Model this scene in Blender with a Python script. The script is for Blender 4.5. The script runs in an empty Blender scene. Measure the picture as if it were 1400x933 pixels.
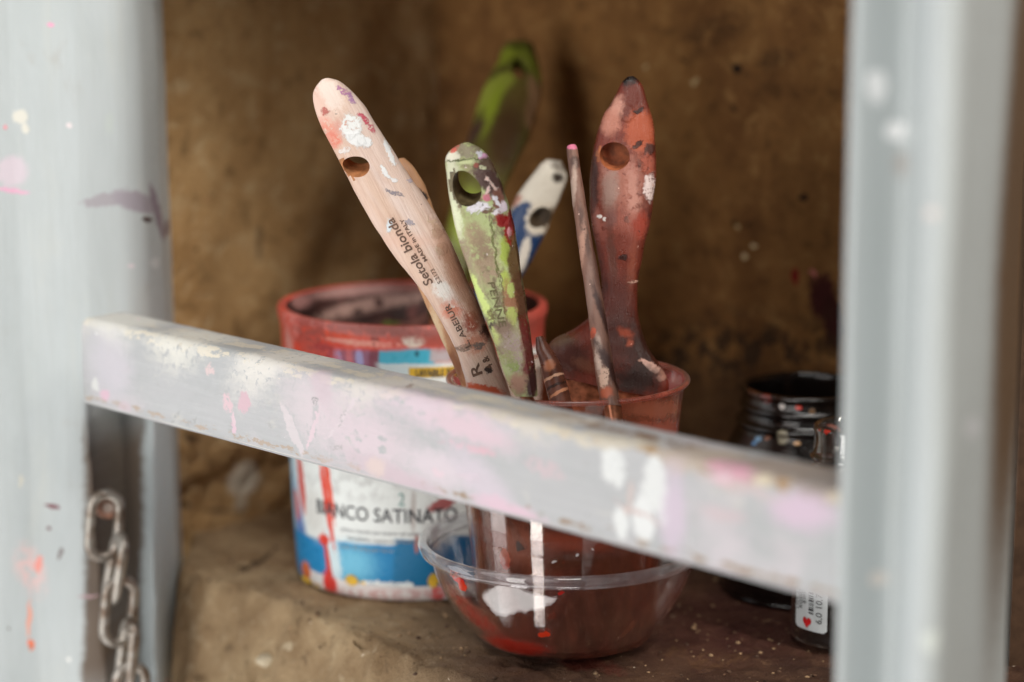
import bpy, bmesh, math, random
from mathutils import Vector, Matrix, noise
from mathutils.bvhtree import BVHTree
from mathutils.geometry import barycentric_transform
random.seed(7)
S = bpy.context.scene
COL = S.collection
R = math.radians
F = 3305.6            # focal length in photograph pixels (85 mm lens on a 36 mm sensor)
PITCH = 10.8
CAMZ = 0.318
_a = R(90 - PITCH)
CAM = Vector((0, 0, CAMZ))
CR = Vector((1, 0, 0)); CU = Vector((0, math.cos(_a), math.sin(_a))); CB = Vector((0, -math.sin(_a), math.cos(_a)))

def ray(px, py): return CR*((px-700)/F) + CU*(-(py-466.5)/F) - CB
def at(px, py, d): return CAM + ray(px, py)*d
def at_z(px, py, z):
    r = ray(px, py); return CAM + r*((z-CAMZ)/r.z)
def lin(c):
    c /= 255.0
    return c/12.92 if c <= .04045 else ((c+.055)/1.055)**2.4
def C(r, g, b, k=1.0): return (min(lin(r)*k, .9), min(lin(g)*k, .9), min(lin(b)*k, .9), 1)

# ------------------------------------------------------------------ objects
def link(o, parent=None):
    COL.objects.link(o)
    if parent: o.parent = parent
    return o
def tag(o, label, cat, group=None, kind=None):
    if label: o['label'] = label
    if cat: o['category'] = cat
    if group: o['group'] = group
    if kind: o['kind'] = kind
    return o
def empty(name, M, label, cat, group=None):
    o = bpy.data.objects.new(name, None); o.empty_display_size = .01
    o.matrix_world = M; link(o)
    return tag(o, label, cat, group)
def mesh_obj(name, V, Fc, UV=None, M=None, parent=None, mat=None, smooth=True, angle=40):
    """UV: one (u,v) per vertex"""
    me = bpy.data.meshes.new(name)
    me.from_pydata([tuple(v) for v in V], [], Fc)
    if UV:
        l = me.uv_layers.new(name='UVMap')
        for lp in me.loops: l.data[lp.index].uv = UV[lp.vertex_index]
    bm = bmesh.new(); bm.from_mesh(me); bmesh.ops.recalc_face_normals(bm, faces=bm.faces); bm.to_mesh(me); bm.free()
    if smooth:
        me.shade_smooth(); me.set_sharp_from_angle(angle=R(angle))
    o = bpy.data.objects.new(name, me); link(o, parent)
    o['_'] = 0; del o['_']
    if M is not None and parent is None: o.matrix_world = M
    if mat: me.materials.append(mat)
    return o
def hits(o, M):
    me = o.data; me.calc_loop_triangles()
    V = [M @ v.co for v in me.vertices]
    T = [tuple(t.vertices) for t in me.loop_triangles]; L = [tuple(t.loops) for t in me.loop_triangles]
    return BVHTree.FromPolygons(V, T), V, T, L, me.uv_layers[0].data
def pick(h, px, py):
    bvh, V, T, L, uv = h
    loc, n, i, d = bvh.ray_cast(CAM, ray(px, py).normalized())
    if loc is None: return None
    a, b, c = [V[k] for k in T[i]]
    ua, ub, uc = [Vector((uv[k].uv[0], uv[k].uv[1], 0)) for k in L[i]]
    p = barycentric_transform(loc, a, b, c, ua, ub, uc)
    return p, -(loc-CAM).dot(CB)
def marks_uv(o, M, lst):
    """pixel marks on the photograph -> marks in the surface's own coordinates"""
    h = hits(o, M); out = []
    for m in lst:
        px, py, rx, ry, ang, col = m[:6]; op = m[6] if len(m) > 6 else {}
        g = pick(h, px, py)
        if g is None: continue
        p, dep = g
        k = dep/F
        def jac(dx, dy):
            for sg in (1, -1):
                q = pick(h, px+dx*sg, py+dy*sg)
                if q and (q[0]-p).length < .008: return (q[0]-p)*(sg/2.0)
            return None
        jx, jy = jac(2, 0), jac(0, 2)
        if jx is None: jx = Vector((k, 0, 0))
        if jy is None: jy = Vector((0, -k, 0))
        rot = math.atan2(jx.y, jx.x); cx, cy = min(jx.length, 6*k), min(jy.length, 6*k)
        if 'flat' in op: rot = 0
        if p.x != p.x or cx == 0 or cy == 0: continue
        sgn = 1 if jx.x*jy.y-jx.y*jy.x < 0 else -1
        out.append((p.x, p.y, rx*cx, ry*cy, rot - sgn*R(ang), col, op))
    return out

# ------------------------------------------------------------------ shader helpers
class NT:
    def __init__(s, name):
        s.m = bpy.data.materials.new(name); s.m.use_nodes = True
        s.t = s.m.node_tree; s.t.nodes.clear()
        s.out = s.n('ShaderNodeOutputMaterial'); s.edge = {}; s.edge_freq = 520.; s.edge_amp = 1.1; s.grain_dir = (1, .7, 1)
    def n(s, t, **k):
        x = s.t.nodes.new(t)
        for a, b in k.items(): setattr(x, a, b)
        return x
    def set(s, sock, v):
        if isinstance(v, bpy.types.NodeSocket): s.t.links.new(v, sock)
        else: sock.default_value = v
    def math(s, op, a, b=0.0, clamp=False):
        x = s.n('ShaderNodeMath', operation=op, use_clamp=clamp); s.set(x.inputs[0], a); s.set(x.inputs[1], b); return x.outputs[0]
    def vmath(s, op, a, b=(0, 0, 0), sc=None):
        x = s.n('ShaderNodeVectorMath', operation=op); s.set(x.inputs[0], a)
        if op == 'SCALE': s.set(x.inputs['Scale'], sc)
        elif op not in ('LENGTH', 'ABSOLUTE'): s.set(x.inputs[1], b)
        return x.outputs['Value'] if op == 'LENGTH' else x.outputs['Vector']
    def ramp(s, v, a, b, lo=0.0, hi=1.0, smooth=True):
        x = s.n('ShaderNodeMapRange', interpolation_type='SMOOTHSTEP' if smooth else 'LINEAR')
        s.set(x.inputs[0], v); s.set(x.inputs[1], a); s.set(x.inputs[2], b); s.set(x.inputs[3], lo); s.set(x.inputs[4], hi)
        return x.outputs[0]
    def noise(s, v, scale, detail=4, rough=.6, dist=0.0, color=False, off=0.0):
        if off: v = s.vmath('ADD', v, (off, off*1.7, off*.6))
        x = s.n('ShaderNodeTexNoise'); s.set(x.inputs['Vector'], v); s.set(x.inputs['Scale'], scale)
        s.set(x.inputs['Detail'], detail); s.set(x.inputs['Roughness'], rough); s.set(x.inputs['Distortion'], dist)
        return x.outputs['Color' if color else 'Fac']
    def mix(s, f, a, b):
        x = s.n('ShaderNodeMix', data_type='RGBA'); s.set(x.inputs[0], f); s.set(x.inputs[6], a); s.set(x.inputs[7], b)
        return x.outputs[2]
    def uv(s): return s.n('ShaderNodeUVMap', uv_map='UVMap').outputs[0]
    def obj(s): return s.n('ShaderNodeTexCoord').outputs['Object']
    def scale(s, v, sc): return s.vmath('MULTIPLY', v, sc)
    def warped(s, v, amp, freq, flat=True):
        c = s.noise(v, freq, 5, .65, color=True)
        d = s.vmath('SUBTRACT', c, (.5, .5, .5)); d = s.vmath('MULTIPLY', d, (amp, amp, 0))
        c2 = s.noise(v, freq*.28, 3, .6, color=True, off=3.3)
        d2 = s.vmath('SUBTRACT', c2, (.5, .5, .5)); d2 = s.vmath('MULTIPLY', d2, (amp*1.6, amp*1.6, 0))
        return s.vmath('ADD', s.vmath('ADD', v, d), d2)
    def blob(s, v, m):
        x, y, rx, ry, rot, col, op = m
        p = s.n('ShaderNodeMapping', vector_type='TEXTURE')
        s.set(p.inputs[0], v); p.inputs[1].default_value = (x, y, 0); p.inputs[2].default_value = (0, 0, rot)
        p.inputs[3].default_value = (max(rx, 1e-5), max(ry, 1e-5), 1)
        if op.get('rect'):
            ab = s.vmath('ABSOLUTE', p.outputs[0]); sx = s.n('ShaderNodeSeparateXYZ'); s.t.links.new(ab, sx.inputs[0]); l = s.math('MAXIMUM', sx.outputs[0], sx.outputs[1])
        else: l = s.vmath('LENGTH', p.outputs[0])
        if not op.get('rect'):
            key = id(v)
            if key not in s.edge: s.edge[key] = s.math('MULTIPLY', s.math('SUBTRACT', s.noise(s.scale(v, s.grain_dir), s.edge_freq, 4, .7, off=11.), .5), s.edge_amp)
            l = s.math('ADD', l, s.edge[key])
        sf = op.get('soft', .18)
        f = s.ramp(l, 1-sf, 1+sf, 1.0, 0.0)
        if 'dry' in op:
            fr = op.get('freq', 900.); st = op.get('stretch', (1, 1, 1))
            nz = s.noise(s.scale(v, st), fr, 3, .7, off=(x*97+y*53) % 7)
            f = s.math('MULTIPLY', f, s.ramp(nz, op['dry']-.06, op['dry']+.06))
        if 'a' in op: f = s.math('MULTIPLY', f, op['a'])
        return f
    def principled(s, base, rough=.5, bump=None, bstr=.3, bdist=.001, spec=.5, **k):
        b = s.n('ShaderNodeBsdfPrincipled')
        s.set(b.inputs['Base Color'], base); s.set(b.inputs['Roughness'], rough); s.set(b.inputs['Specular IOR Level'], spec)
        for a, v in k.items(): s.set(b.inputs[a.replace('_', ' ')], v)
        if bump is not None:
            bp = s.n('ShaderNodeBump'); bp.inputs['Strength'].default_value = bstr; bp.inputs['Distance'].default_value = bdist
            s.set(bp.inputs['Height'], bump); s.t.links.new(bp.outputs[0], b.inputs['Normal'])
        return b.outputs[0]
    def surf(s, sh): s.t.links.new(sh, s.out.inputs[0]); return s.m

def painted(name, base, marks=(), mott=(), warp=(.0012, 700.), rough=.5, grain=None, bstr=.25, spec=.45, speck=(), coat=0.0, rvar=.12, efreq=620., edir=(1, .7, 1), bands=(), crust=0.0):
    """base colour, broad mottling, then marks of paint. mott: (colour, (sx,sy), lo, hi, amount); speck: (colour, scale, size, density)"""
    t = NT(name); t.edge_freq = efreq; t.grain_dir = edir; v = t.uv(); w = t.warped(v, warp[0], warp[1])
    c = base
    for i, (col, sc, lo, hi, am) in enumerate(mott):
        f = t.ramp(t.noise(t.scale(v, (sc[0], sc[1], 1)), 1.0, 6, .65, .4, off=3.1*i+1), lo, hi)
        c = t.mix(t.math('MULTIPLY', f, am), c, col)
    hgt = t.noise(v, 1500., 4, .7)
    if grain:
        gcol, gs, ga = grain
        g = t.noise(t.scale(v, (gs[0], gs[1], 1)), 1.0, 5, .7, .6)
        c = t.mix(t.math('MULTIPLY', t.ramp(g, .42, .68), ga), c, gcol)
        hgt = t.math('ADD', t.math('MULTIPLY', hgt, .5), g)
    if bands:
        sv = t.n('ShaderNodeSeparateXYZ'); t.t.links.new(v, sv.inputs[0])
        for vc, hw, col, col2, ub, thr, fr in bands:
            nz = t.noise(t.scale(v, (.45, 1, 1)), fr, 6, .72, off=vc*50)
            d = t.math('DIVIDE', t.math('ABSOLUTE', t.math('SUBTRACT', sv.outputs[1], vc)), hw)
            f = t.ramp(t.math('SUBTRACT', nz, t.math('MULTIPLY', d, .16)), thr-.015, thr+.015)
            cc = t.mix(t.ramp(t.math('ADD', sv.outputs[0], t.math('MULTIPLY', nz, .10)), ub, ub+.08), col, col2)
            hgt = t.math('SUBTRACT', hgt, t.math('MULTIPLY', f, .8))
            c = t.mix(f, c, cc)
    mh = None
    for m in marks:
        f = t.blob(w, m); c = t.mix(f, c, m[5])
        hv = m[6].get('h', crust if m[6].get('soft', .18) < .25 else 0)
        if hv: mh = t.math('MULTIPLY', f, hv) if mh is None else t.math('ADD', mh, t.math('MULTIPLY', f, hv))
    for col, sc, size, dens in speck:
        vo = t.n('ShaderNodeTexVoronoi'); t.set(vo.inputs['Vector'], t.scale(w, (1, 1, 0))); vo.inputs['Scale'].default_value = sc
        sp = t.n('ShaderNodeSeparateColor'); t.t.links.new(vo.outputs['Color'], sp.inputs[0])
        on = t.math('LESS_THAN', sp.outputs[0], dens)
        rad = t.math('MULTIPLY', sp.outputs[1], size)
        f = t.math('MULTIPLY', t.math('LESS_THAN', vo.outputs['Distance'], rad), on)
        c = t.mix(f, c, col)
    if mh is not None: hgt = t.math('ADD', hgt, mh)
    rg = t.ramp(t.noise(v, 260., 4, .6, off=9.), .3, .7, rough-rvar, rough+rvar)
    k = {'Coat_Weight': coat, 'Coat_Roughness': .18} if coat else {}
    return t.surf(t.principled(c, rg, hgt, bstr, .0012, spec, **k))

def plain(name, col, rough=.5, metal=0.0, var=.25, scale=120., spec=.5):
    t = NT(name); v = t.obj()
    n = t.noise(v, scale, 5, .65)
    dark = tuple(x*(1-var) for x in col[:3])+(1,); lite = tuple(min(1, x*(1+var)) for x in col[:3])+(1,)
    c = t.mix(t.ramp(n, .3, .7), dark, lite)
    return t.surf(t.principled(c, t.ramp(n, .3, .7, rough-.08, rough+.08), n, .15, .001, spec, Metallic=metal))

def thin_clear(name, tint=(.97, .97, .97, 1), edge=.45, stain=None, marks=(), stain_amt=0., rough=.03, haze=.04, warp=(.003, 300.), tl=.5, ior=1.5, soil=None):
    """thin clear plastic or glass wall: see-through, mirror glints growing at grazing angles, stains of dried paint"""
    t = NT(name); v = t.uv(); w = t.warped(v, *warp)
    tr = t.n('ShaderNodeBsdfTransparent')
    tr.inputs[0].default_value = tint
    base = tr.outputs[0]
    f = None; c = stain or (.5, .1, .06, 1)
    a0 = t.math('MULTIPLY', t.ramp(t.noise(t.scale(v, (1, .45, 1)), 130., 6, .7, .5), .35, .75), stain_amt)
    a0 = t.math('ADD', a0, haze)
    col = c if soil is None else t.mix(t.ramp(t.noise(v, 60., 5, .6, off=4.), .35, .65), c, soil)
    f = a0
    for m in marks:
        b = t.blob(w, m); col = t.mix(b, col, m[5]); f = t.math('MAXIMUM', f, t.math('MULTIPLY', b, m[6].get('cover', .85)))
    d = t.n('ShaderNodeBsdfDiffuse'); t.set(d.inputs[0], col)
    tlu = t.n('ShaderNodeBsdfTranslucent'); t.set(tlu.inputs[0], col)
    dm = t.n('ShaderNodeMixShader'); dm.inputs[0].default_value = tl
    t.t.links.new(d.outputs[0], dm.inputs[1]); t.t.links.new(tlu.outputs[0], dm.inputs[2])
    m1 = t.n('ShaderNodeMixShader'); t.set(m1.inputs[0], f); t.t.links.new(base, m1.inputs[1]); t.t.links.new(dm.outputs[0], m1.inputs[2])
    g = t.n('ShaderNodeBsdfGlossy'); g.inputs['Roughness'].default_value = rough; g.inputs[0].default_value = (1, 1, 1, 1)
    bp = t.n('ShaderNodeBump'); bp.inputs['Strength'].default_value = .07; bp.inputs['Distance'].default_value = .001
    t.set(bp.inputs['Height'], t.noise(t.scale(v, (1, 2.2, 1)), 90., 3, .5)); t.t.links.new(bp.outputs[0], g.inputs['Normal'])
    lw = t.n('ShaderNodeLayerWeight'); lw.inputs[0].default_value = .5; t.t.links.new(bp.outputs[0], lw.inputs['Normal'])
    f0 = ((ior-1)/(ior+1))**2
    fac = t.math('ADD', f0, t.math('MULTIPLY', t.math('POWER', lw.outputs['Facing'], 4.0), edge), clamp=True)
    m2 = t.n('ShaderNodeMixShader'); t.set(m2.inputs[0], fac); t.t.links.new(m1.outputs[0], m2.inputs[1]); t.t.links.new(g.outputs[0], m2.inputs[2])
    return t.surf(m2.outputs[0])

# ------------------------------------------------------------------ geometry helpers
def catmull(P, n):
    out = []
    for i in range(len(P)-1):
        p0 = P[max(i-1, 0)]; p1 = P[i]; p2 = P[i+1]; p3 = P[min(i+2, len(P)-1)]
        for k in range(n):
            t = k/n
            out.append([.5*((2*b)+(-a+c)*t+(2*a-5*b+4*c-d)*t*t+(-a+3*b-3*c+d)*t**3) for a, b, c, d in zip(p0, p1, p2, p3)])
    out.append(list(P[-1])); return out
def frame(base, tip, turn=0.0):
    """matrix with Y along the handle, Z towards the viewer"""
    y = (tip-base).normalized(); z = CB - y*CB.dot(y); z.normalize(); x = y.cross(z)
    M = Matrix(((x.x, y.x, z.x, base.x), (x.y, y.y, z.y, base.y), (x.z, y.z, z.z, base.z), (0, 0, 0, 1)))
    return M @ Matrix.Rotation(R(turn), 4, 'Y')
SUPER = [(math.copysign(abs(math.cos(a))**(2/2.7), math.cos(a)), math.copysign(abs(math.sin(a))**(2/2.7), math.sin(a))) for a in [2*math.pi*k/40 for k in range(40)]]
ROUND = [(math.cos(2*math.pi*k/28), math.sin(2*math.pi*k/28)) for k in range(28)]
def facet_profile(pts, n=3):
    out = []
    for i in range(len(pts)):
        a, b = pts[i], pts[(i+1) % len(pts)]
        for k in range(n): out.append((a[0]+(b[0]-a[0])*k/n, a[1]+(b[1]-a[1])*k/n))
    return out
def handle_mesh(M, st, prof=SUPER, sub=5, wob=0.0):
    """st: (Lx,Ly,Rx,Ry,half thickness in mm) from tip to base, outline in the handle's own plane"""
    Mi = M.inverted(); n = M.to_3x3() @ Vector((0, 0, 1)); o = M.to_translation()
    def loc(px, py):
        r = ray(px, py); return Mi @ (CAM + r*((o-CAM).dot(n)/r.dot(n)))
    rows = []
    for a, b, c, d, th in st:
        l, r = loc(a, b), loc(c, d); rows.append((l.x, l.y, r.x, r.y, th*.001))
    rows = catmull(rows, sub)
    V, UV, Fc = [], [], []; k = len(prof)
    for i, (lx, ly, rx, ry, th) in enumerate(rows):
        cx, cy, ux, uy = (lx+rx)/2, (ly+ry)/2, (rx-lx)/2, (ry-ly)/2
        for j, (u, v) in enumerate(prof):
            p = Vector((cx+ux*u, cy+uy*u, th*v))
            if wob:
                p += noise.noise_vector(p*160)*wob
            V.append(p); UV.append((p.x, p.y))
        if i:
            a, b = (i-1)*k, i*k
            for j in range(k):
                j2 = (j+1) % k; Fc.append((a+j, b+j, b+j2, a+j2))
    for i0, rev in ((0, False), ((len(rows)-1)*k, True)):
        ids = [i0+j for j in range(k)]
        cen = sum((V[q] for q in ids), Vector())/k; V.append(cen); UV.append((cen.x, cen.y)); q = len(V)-1
        for j in range(k):
            Fc.append((ids[j], ids[(j+1) % k], q))
    return V, Fc, UV, loc
def bore(o, loc, px, py, rx, ry, ang, tilt=(0, 0), depth=None, seg=40, egg=0.0):
    """drill a hanging hole through the handle (boolean, then baked into the mesh)"""
    c = loc(px, py); k = (loc(px+1, py)-c).length
    V, Fc = [], []
    z0, z1 = (-.02, .02) if depth is None else (depth, .02)
    for z in (z0, z1):
        for j in range(seg):
            a = 2*math.pi*j/seg; e = 1+egg*math.sin(a)
            x, y = rx*k*math.cos(a)*e, ry*k*math.sin(a)
            ca, sa = math.cos(R(-ang)), math.sin(R(-ang))
            V.append((c.x+x*ca-y*sa-tilt[0]*z, c.y+x*sa+y*ca-tilt[1]*z, z))
    for j in range(seg): Fc.append((j, (j+1) % seg, seg+(j+1) % seg, seg+j))
    Fc.append(tuple(reversed(range(seg)))); Fc.append(tuple(range(seg, 2*seg)))
    me = bpy.data.meshes.new('cutter'); me.from_pydata(V, [], Fc)
    bm = bmesh.new(); bm.from_mesh(me); bmesh.ops.recalc_face_normals(bm, faces=bm.faces); bm.to_mesh(me); bm.free()
    cu = bpy.data.objects.new('cutter', me); COL.objects.link(cu)
    par = o.parent; o.parent = None
    md = o.modifiers.new('b', 'BOOLEAN'); md.operation = 'DIFFERENCE'; md.object = cu; md.solver = 'EXACT'
    bpy.context.view_layer.update()
    dg = bpy.context.evaluated_depsgraph_get()
    nm = bpy.data.meshes.new_from_object(o.evaluated_get(dg)); o.modifiers.clear()
    nm.name = o.data.name; o.data = nm; o.parent = par
    bpy.data.objects.remove(cu)
    l = nm.uv_layers[0]
    for lp in nm.loops:
        co = nm.vertices[lp.vertex_index].co; l.data[lp.index].uv = (co.x, co.y)
    nm.shade_smooth(); nm.set_sharp_from_angle(angle=R(38))
    for f in nm.polygons:
        p = f.center; x, y = p.x-c.x+tilt[0]*p.z, p.y-c.y+tilt[1]*p.z
        ca, sa = math.cos(R(ang)), math.sin(R(ang)); x, y = x*ca-y*sa, x*sa+y*ca
        q = math.hypot(x/(rx*k), y/(ry*k))
        if abs(f.normal.z) < .9 and q < 1.22 or (depth is not None and q < 1.0): f.material_index = 1
def lathe(profile, seg=96, rref=None, jitter=None, a0=0.0):
    """profile: (r, z) list. theta 0 faces the camera (-Y). u = theta*rref, v = arc length"""
    V, UV, Fc = [], [], []; rr = rref or max(p[0] for p in profile); s = 0
    m = seg+1
    for i, (r, z) in enumerate(profile):
        if i: s += math.hypot(r-profile[i-1][0], z-profile[i-1][1])
        for j in range(m):
            th = -math.pi+2*math.pi*j/seg
            q = r, z
            if jitter: q = jitter(r, z, th)
            V.append(Vector((q[0]*math.sin(th+a0), -q[0]*math.cos(th+a0), q[1]))); UV.append((th*rr, s))
        if i:
            a, b = (i-1)*m, i*m
            for j in range(seg): Fc.append((a+j, a+j+1, b+j+1, b+j))
    return V, Fc, UV
def tube(P, rad, seg=14, closed=False):
    V, Fc = [], []; n = len(P); P = [Vector(p) for p in P]
    t0 = (P[1]-P[0]).normalized(); nrm = t0.orthogonal().normalized()
    for i, p in enumerate(P):
        a = P[(i-1) % n] if (closed or i) else p; b = P[(i+1) % n] if (closed or i < n-1) else p
        t = (b-a).normalized(); nrm = (nrm - t*nrm.dot(t)).normalized(); bn = t.cross(nrm)
        r = rad[i] if isinstance(rad, (list, tuple)) else rad
        for j in range(seg):
            q = 2*math.pi*j/seg; V.append(p+nrm*math.cos(q)*r+bn*math.sin(q)*r)
    for i in range(n if closed else n-1):
        a, b = i*seg, ((i+1) % n)*seg
        for j in range(seg): Fc.append((a+j, a+(j+1) % seg, b+(j+1) % seg, b+j))
    if not closed:
        Fc.append(tuple(range(seg))); Fc.append(tuple((n-1)*seg+j for j in range(seg)))
    return V, Fc
def text_mesh(body, size, bold=0.0, shear=0.0, align='CENTER', space=1.0):
    cu = bpy.data.curves.new('txt', 'FONT'); cu.body = body; cu.size = size; cu.align_x = align; cu.align_y = 'CENTER'
    cu.offset = bold; cu.shear = shear; cu.space_character = space; cu.resolution_u = 3
    o = bpy.data.objects.new('txt', cu); COL.objects.link(o); bpy.context.view_layer.update()
    me = bpy.data.meshes.new_from_object(o.evaluated_get(bpy.context.evaluated_depsgraph_get()))
    bm = bmesh.new(); bm.from_mesh(me)
    bmesh.ops.triangulate(bm, faces=bm.faces)
    for _ in range(2): bmesh.ops.subdivide_edges(bm, edges=[e for e in bm.edges if e.calc_length() > size*.25], cuts=1)
    bmesh.ops.triangulate(bm, faces=bm.faces)
    V = [v.co.copy() for v in bm.verts]; bm.verts.index_update(); Fc = [[v.index for v in f.verts] for f in bm.faces]
    bm.free(); bpy.data.objects.remove(o); bpy.data.curves.remove(cu); bpy.data.meshes.remove(me)
    return V, Fc
def letters_on(handle, loc, items, name, mat, off=.00022):
    """stamp words on a handle: items (text, size px, px0, py0, px1, py1) = baseline centre line from start to end"""
    me = handle.data; me.calc_loop_triangles()
    bvh = BVHTree.FromPolygons([v.co for v in me.vertices], [tuple(t.vertices) for t in me.loop_triangles])
    V, Fc = [], []
    for it in items:
        txt, size, x0, y0, x1, y1 = it[:6]; kw = it[6] if len(it) > 6 else {}
        a, b = loc(x0, y0), loc(x1, y1); a.z = b.z = 0; d = (b-a); ln = d.length; d.normalize(); nrm = Vector((-d.y, d.x, 0))
        k = (loc(x0+1, y0)-loc(x0, y0)).length
        tv, tf = text_mesh(txt, size*k, **kw)
        if not tv: continue
        mn, mx = min(v.x for v in tv), max(v.x for v in tv); sc = ln/(mx-mn)
        o = len(V)
        for v in tv:
            p = a + d*((v.x-mn)*sc) + nrm*v.y
            h = bvh.ray_cast(Vector((p.x, p.y, .05)), Vector((0, 0, -1)))
            z = h[0].z if h[0] else 0
            V.append(Vector((p.x, p.y, z+off)))
        Fc += [[q+o for q in f] for f in tf]
    o = mesh_obj(name, V, Fc, parent=handle, mat=mat, smooth=False)
    return o

# ------------------------------------------------------------------ camera, world, lamps
cd = bpy.data.cameras.new('camera'); cam = bpy.data.objects.new('camera', cd); link(cam)
cam.location = CAM; cam.rotation_euler = (_a, 0, 0); cd.sensor_width = 36; cd.lens = F/1400*36
cd.clip_start = .02; cd.clip_end = 50
cd.dof.use_dof = True; cd.dof.focus_distance = .972; cd.dof.aperture_fstop = 4.0; cd.dof.aperture_blades = 0
S.camera = cam
S.view_settings.view_transform = 'Standard'; S.view_settings.look = 'None'; S.view_settings.exposure = -.03; S.view_settings.gamma = 1
S.cycles.transparent_max_bounces = 40; S.cycles.max_bounces = 10; S.cycles.use_denoising = True
S.cycles.sample_clamp_indirect = 6
W = bpy.data.worlds.new('World'); S.world = W; W.use_nodes = True
bg = W.node_tree.nodes['Background']; bg.inputs[0].default_value = (.94, .95, 1.0, 1); bg.inputs[1].default_value = .03
def lamp(name, loc, tgt, sx, sy, power, col):
    l = bpy.data.lights.new(name, 'AREA'); l.shape = 'RECTANGLE'; l.size = sx; l.size_y = sy; l.energy = power; l.color = col
    o = bpy.data.objects.new(name, l); link(o); o.location = loc
    o.rotation_euler = (Vector(tgt)-Vector(loc)).to_track_quat('-Z', 'Y').to_euler(); return o
def panel(name, az, dist, w, z0, z1, L, col):
    x, y = .02-dist*math.sin(R(az)), .985-dist*math.cos(R(az)); h = z1-z0; zc = (z0+z1)/2
    return lamp(name, (x, y, zc), (.02, .985, zc), w, h, L*math.pi*w*h, col)
lamp('overhead_light', (.10, .22, 1.5), (-.03, 1.05, .12), .40, .40, 13, (1, .97, .92))
panel('doorway_light', 37, 1.6, .40, -.9, 1.0, 9.3, (1, .975, .94))
panel('window_light', 88, 1.4, .55, -.7, .9, 3.2, (.97, .985, 1))
wall_fill = panel('side_wall_fill', -48, 1.5, .18, .50, 2.0, 34.0, (1, .94, .85))  # added fill lamp, no source in view; brightens the near side wall
wall_fill.rotation_euler = (Vector((-.12, 1.17, .14))-wall_fill.location).to_track_quat('-Z', 'Y').to_euler()
lamp('bowl_reflection_lamp', (-.16, .78, -.45), (-.16, .78, .3), .70, .42, 2.4*math.pi*.294, (1, .98, .95))  # added lamp below the frame, stands in for bright floor mirrored in bowl

# ------------------------------------------------------------------ setting: niche walls, ledge
WL0, WC, WR = Vector((-.168, 1.15, 0)), Vector((-.0405, 1.30, 0)), Vector((.20, 1.075, 0))
def wall_grid(a, b, z0, z1, step, amp, name, mat, uoff=0.0, rough_low=0.0, flip=False):
    d = (b-a); L = d.length; d.normalize(); n = Vector((d.y, -d.x, 0))
    nu, nv = int(L/step)+1, int((z1-z0)/step)+1
    V, UV, Fc = [], [], []
    for i in range(nu+1):
        for j in range(nv+1):
            u = L*i/nu; z = z0+(z1-z0)*j/nv
            p = a+d*u+Vector((0, 0, z))
            h = noise.fractal(p*24, .9, 2.1, 4)*amp
            low = max(0, 1-(z-.0)/.12)
            if rough_low: h += (noise.fractal(p*45+Vector((3, 1, 2)), .7, 2.2, 5))*rough_low*min(1, low*1.6)
            e = min(u, L-u)/.012
            h *= min(1, e+.15)
            V.append(p+n*h); UV.append((u+uoff, z))
    for i in range(nu):
        for j in range(nv):
            q = i*(nv+1)+j; Fc.append((q, q+nv+1, q+nv+2, q+1))
    o = mesh_obj(name, V, Fc, UV, Matrix.Identity(4), None, mat, True, 70); o['kind'] = 'structure'; return o
def wall_mat(name, o, marks, base, mid, pale, low_dark=.5):
    t = NT(name); v = t.uv(); w = t.warped(v, .006, 160.)
    n1 = t.noise(t.scale(v, (1, .55, 1)), 22., 7, .62, .5); n2 = t.noise(v, 75., 6, .68, .3, off=2.); n3 = t.noise(v, 420., 5, .7, off=5.)
    c = t.mix(t.ramp(n1, .30, .72), base, mid)
    c = t.mix(t.math('MULTIPLY', t.ramp(n2, .50, .68), .75), c, pale)
    c = t.mix(t.math('MULTIPLY', t.ramp(n2, .48, .28), .8), c, tuple(x*.42 for x in base[:3])+(1,))
    c = t.mix(t.math('MULTIPLY', t.ramp(n3, .55, .70), .6), c, tuple(x*.45 for x in base[:3])+(1,))
    # streaks running down
    st = t.noise(t.scale(v, (1, .08, 1)), 70., 4, .6, .3, off=7.)
    c = t.mix(t.math('MULTIPLY', t.ramp(st, .52, .75), .30), c, tuple(x*.6 for x in mid[:3])+(1,))
    for m in marks: c = t.mix(t.blob(w, m), c, m[5])
    for col, sc, size, dens in ((C(205, 180, 140), 75., .075, .14), (C(36, 22, 14), 90., .12, .22), (C(190, 120, 110), 48., .07, .10)):
        vo = t.n('ShaderNodeTexVoronoi'); t.set(vo.inputs['Vector'], t.scale(w, (1, 1, 0))); vo.inputs['Scale'].default_value = sc
        sp = t.n('ShaderNodeSeparateColor'); t.t.links.new(vo.outputs['Color'], sp.inputs[0])
        f = t.math('MULTIPLY', t.ramp(vo.outputs['Distance'], t.math('MULTIPLY', sp.outputs[1], size), t.math('MULTIPLY', sp.outputs[1], size*1.5), 1., 0.), t.math('LESS_THAN', sp.outputs[0], dens))
        c = t.mix(t.math('MULTIPLY', f, .8), c, col)
    h = t.math('ADD', t.math('MULTIPLY', n2, 1.2), t.math('MULTIPLY', n3, .5))
    m = t.surf(t.principled(c, .85, h, .9, .0035, .25)); o.data.materials.append(m)
I4 = Matrix.Identity(4)
dl = (WC-WL0).normalized()
side = wall_grid(WL0-dl*.035, WC, -.02, .42, .0022, .0022, 'side_wall', None, rough_low=.0042)
back = wall_grid(WC, WR+(WR-WC).normalized()*.12, -.02, .42, .0024, .0022, 'back_wall', None, uoff=.5, rough_low=.004)
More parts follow.
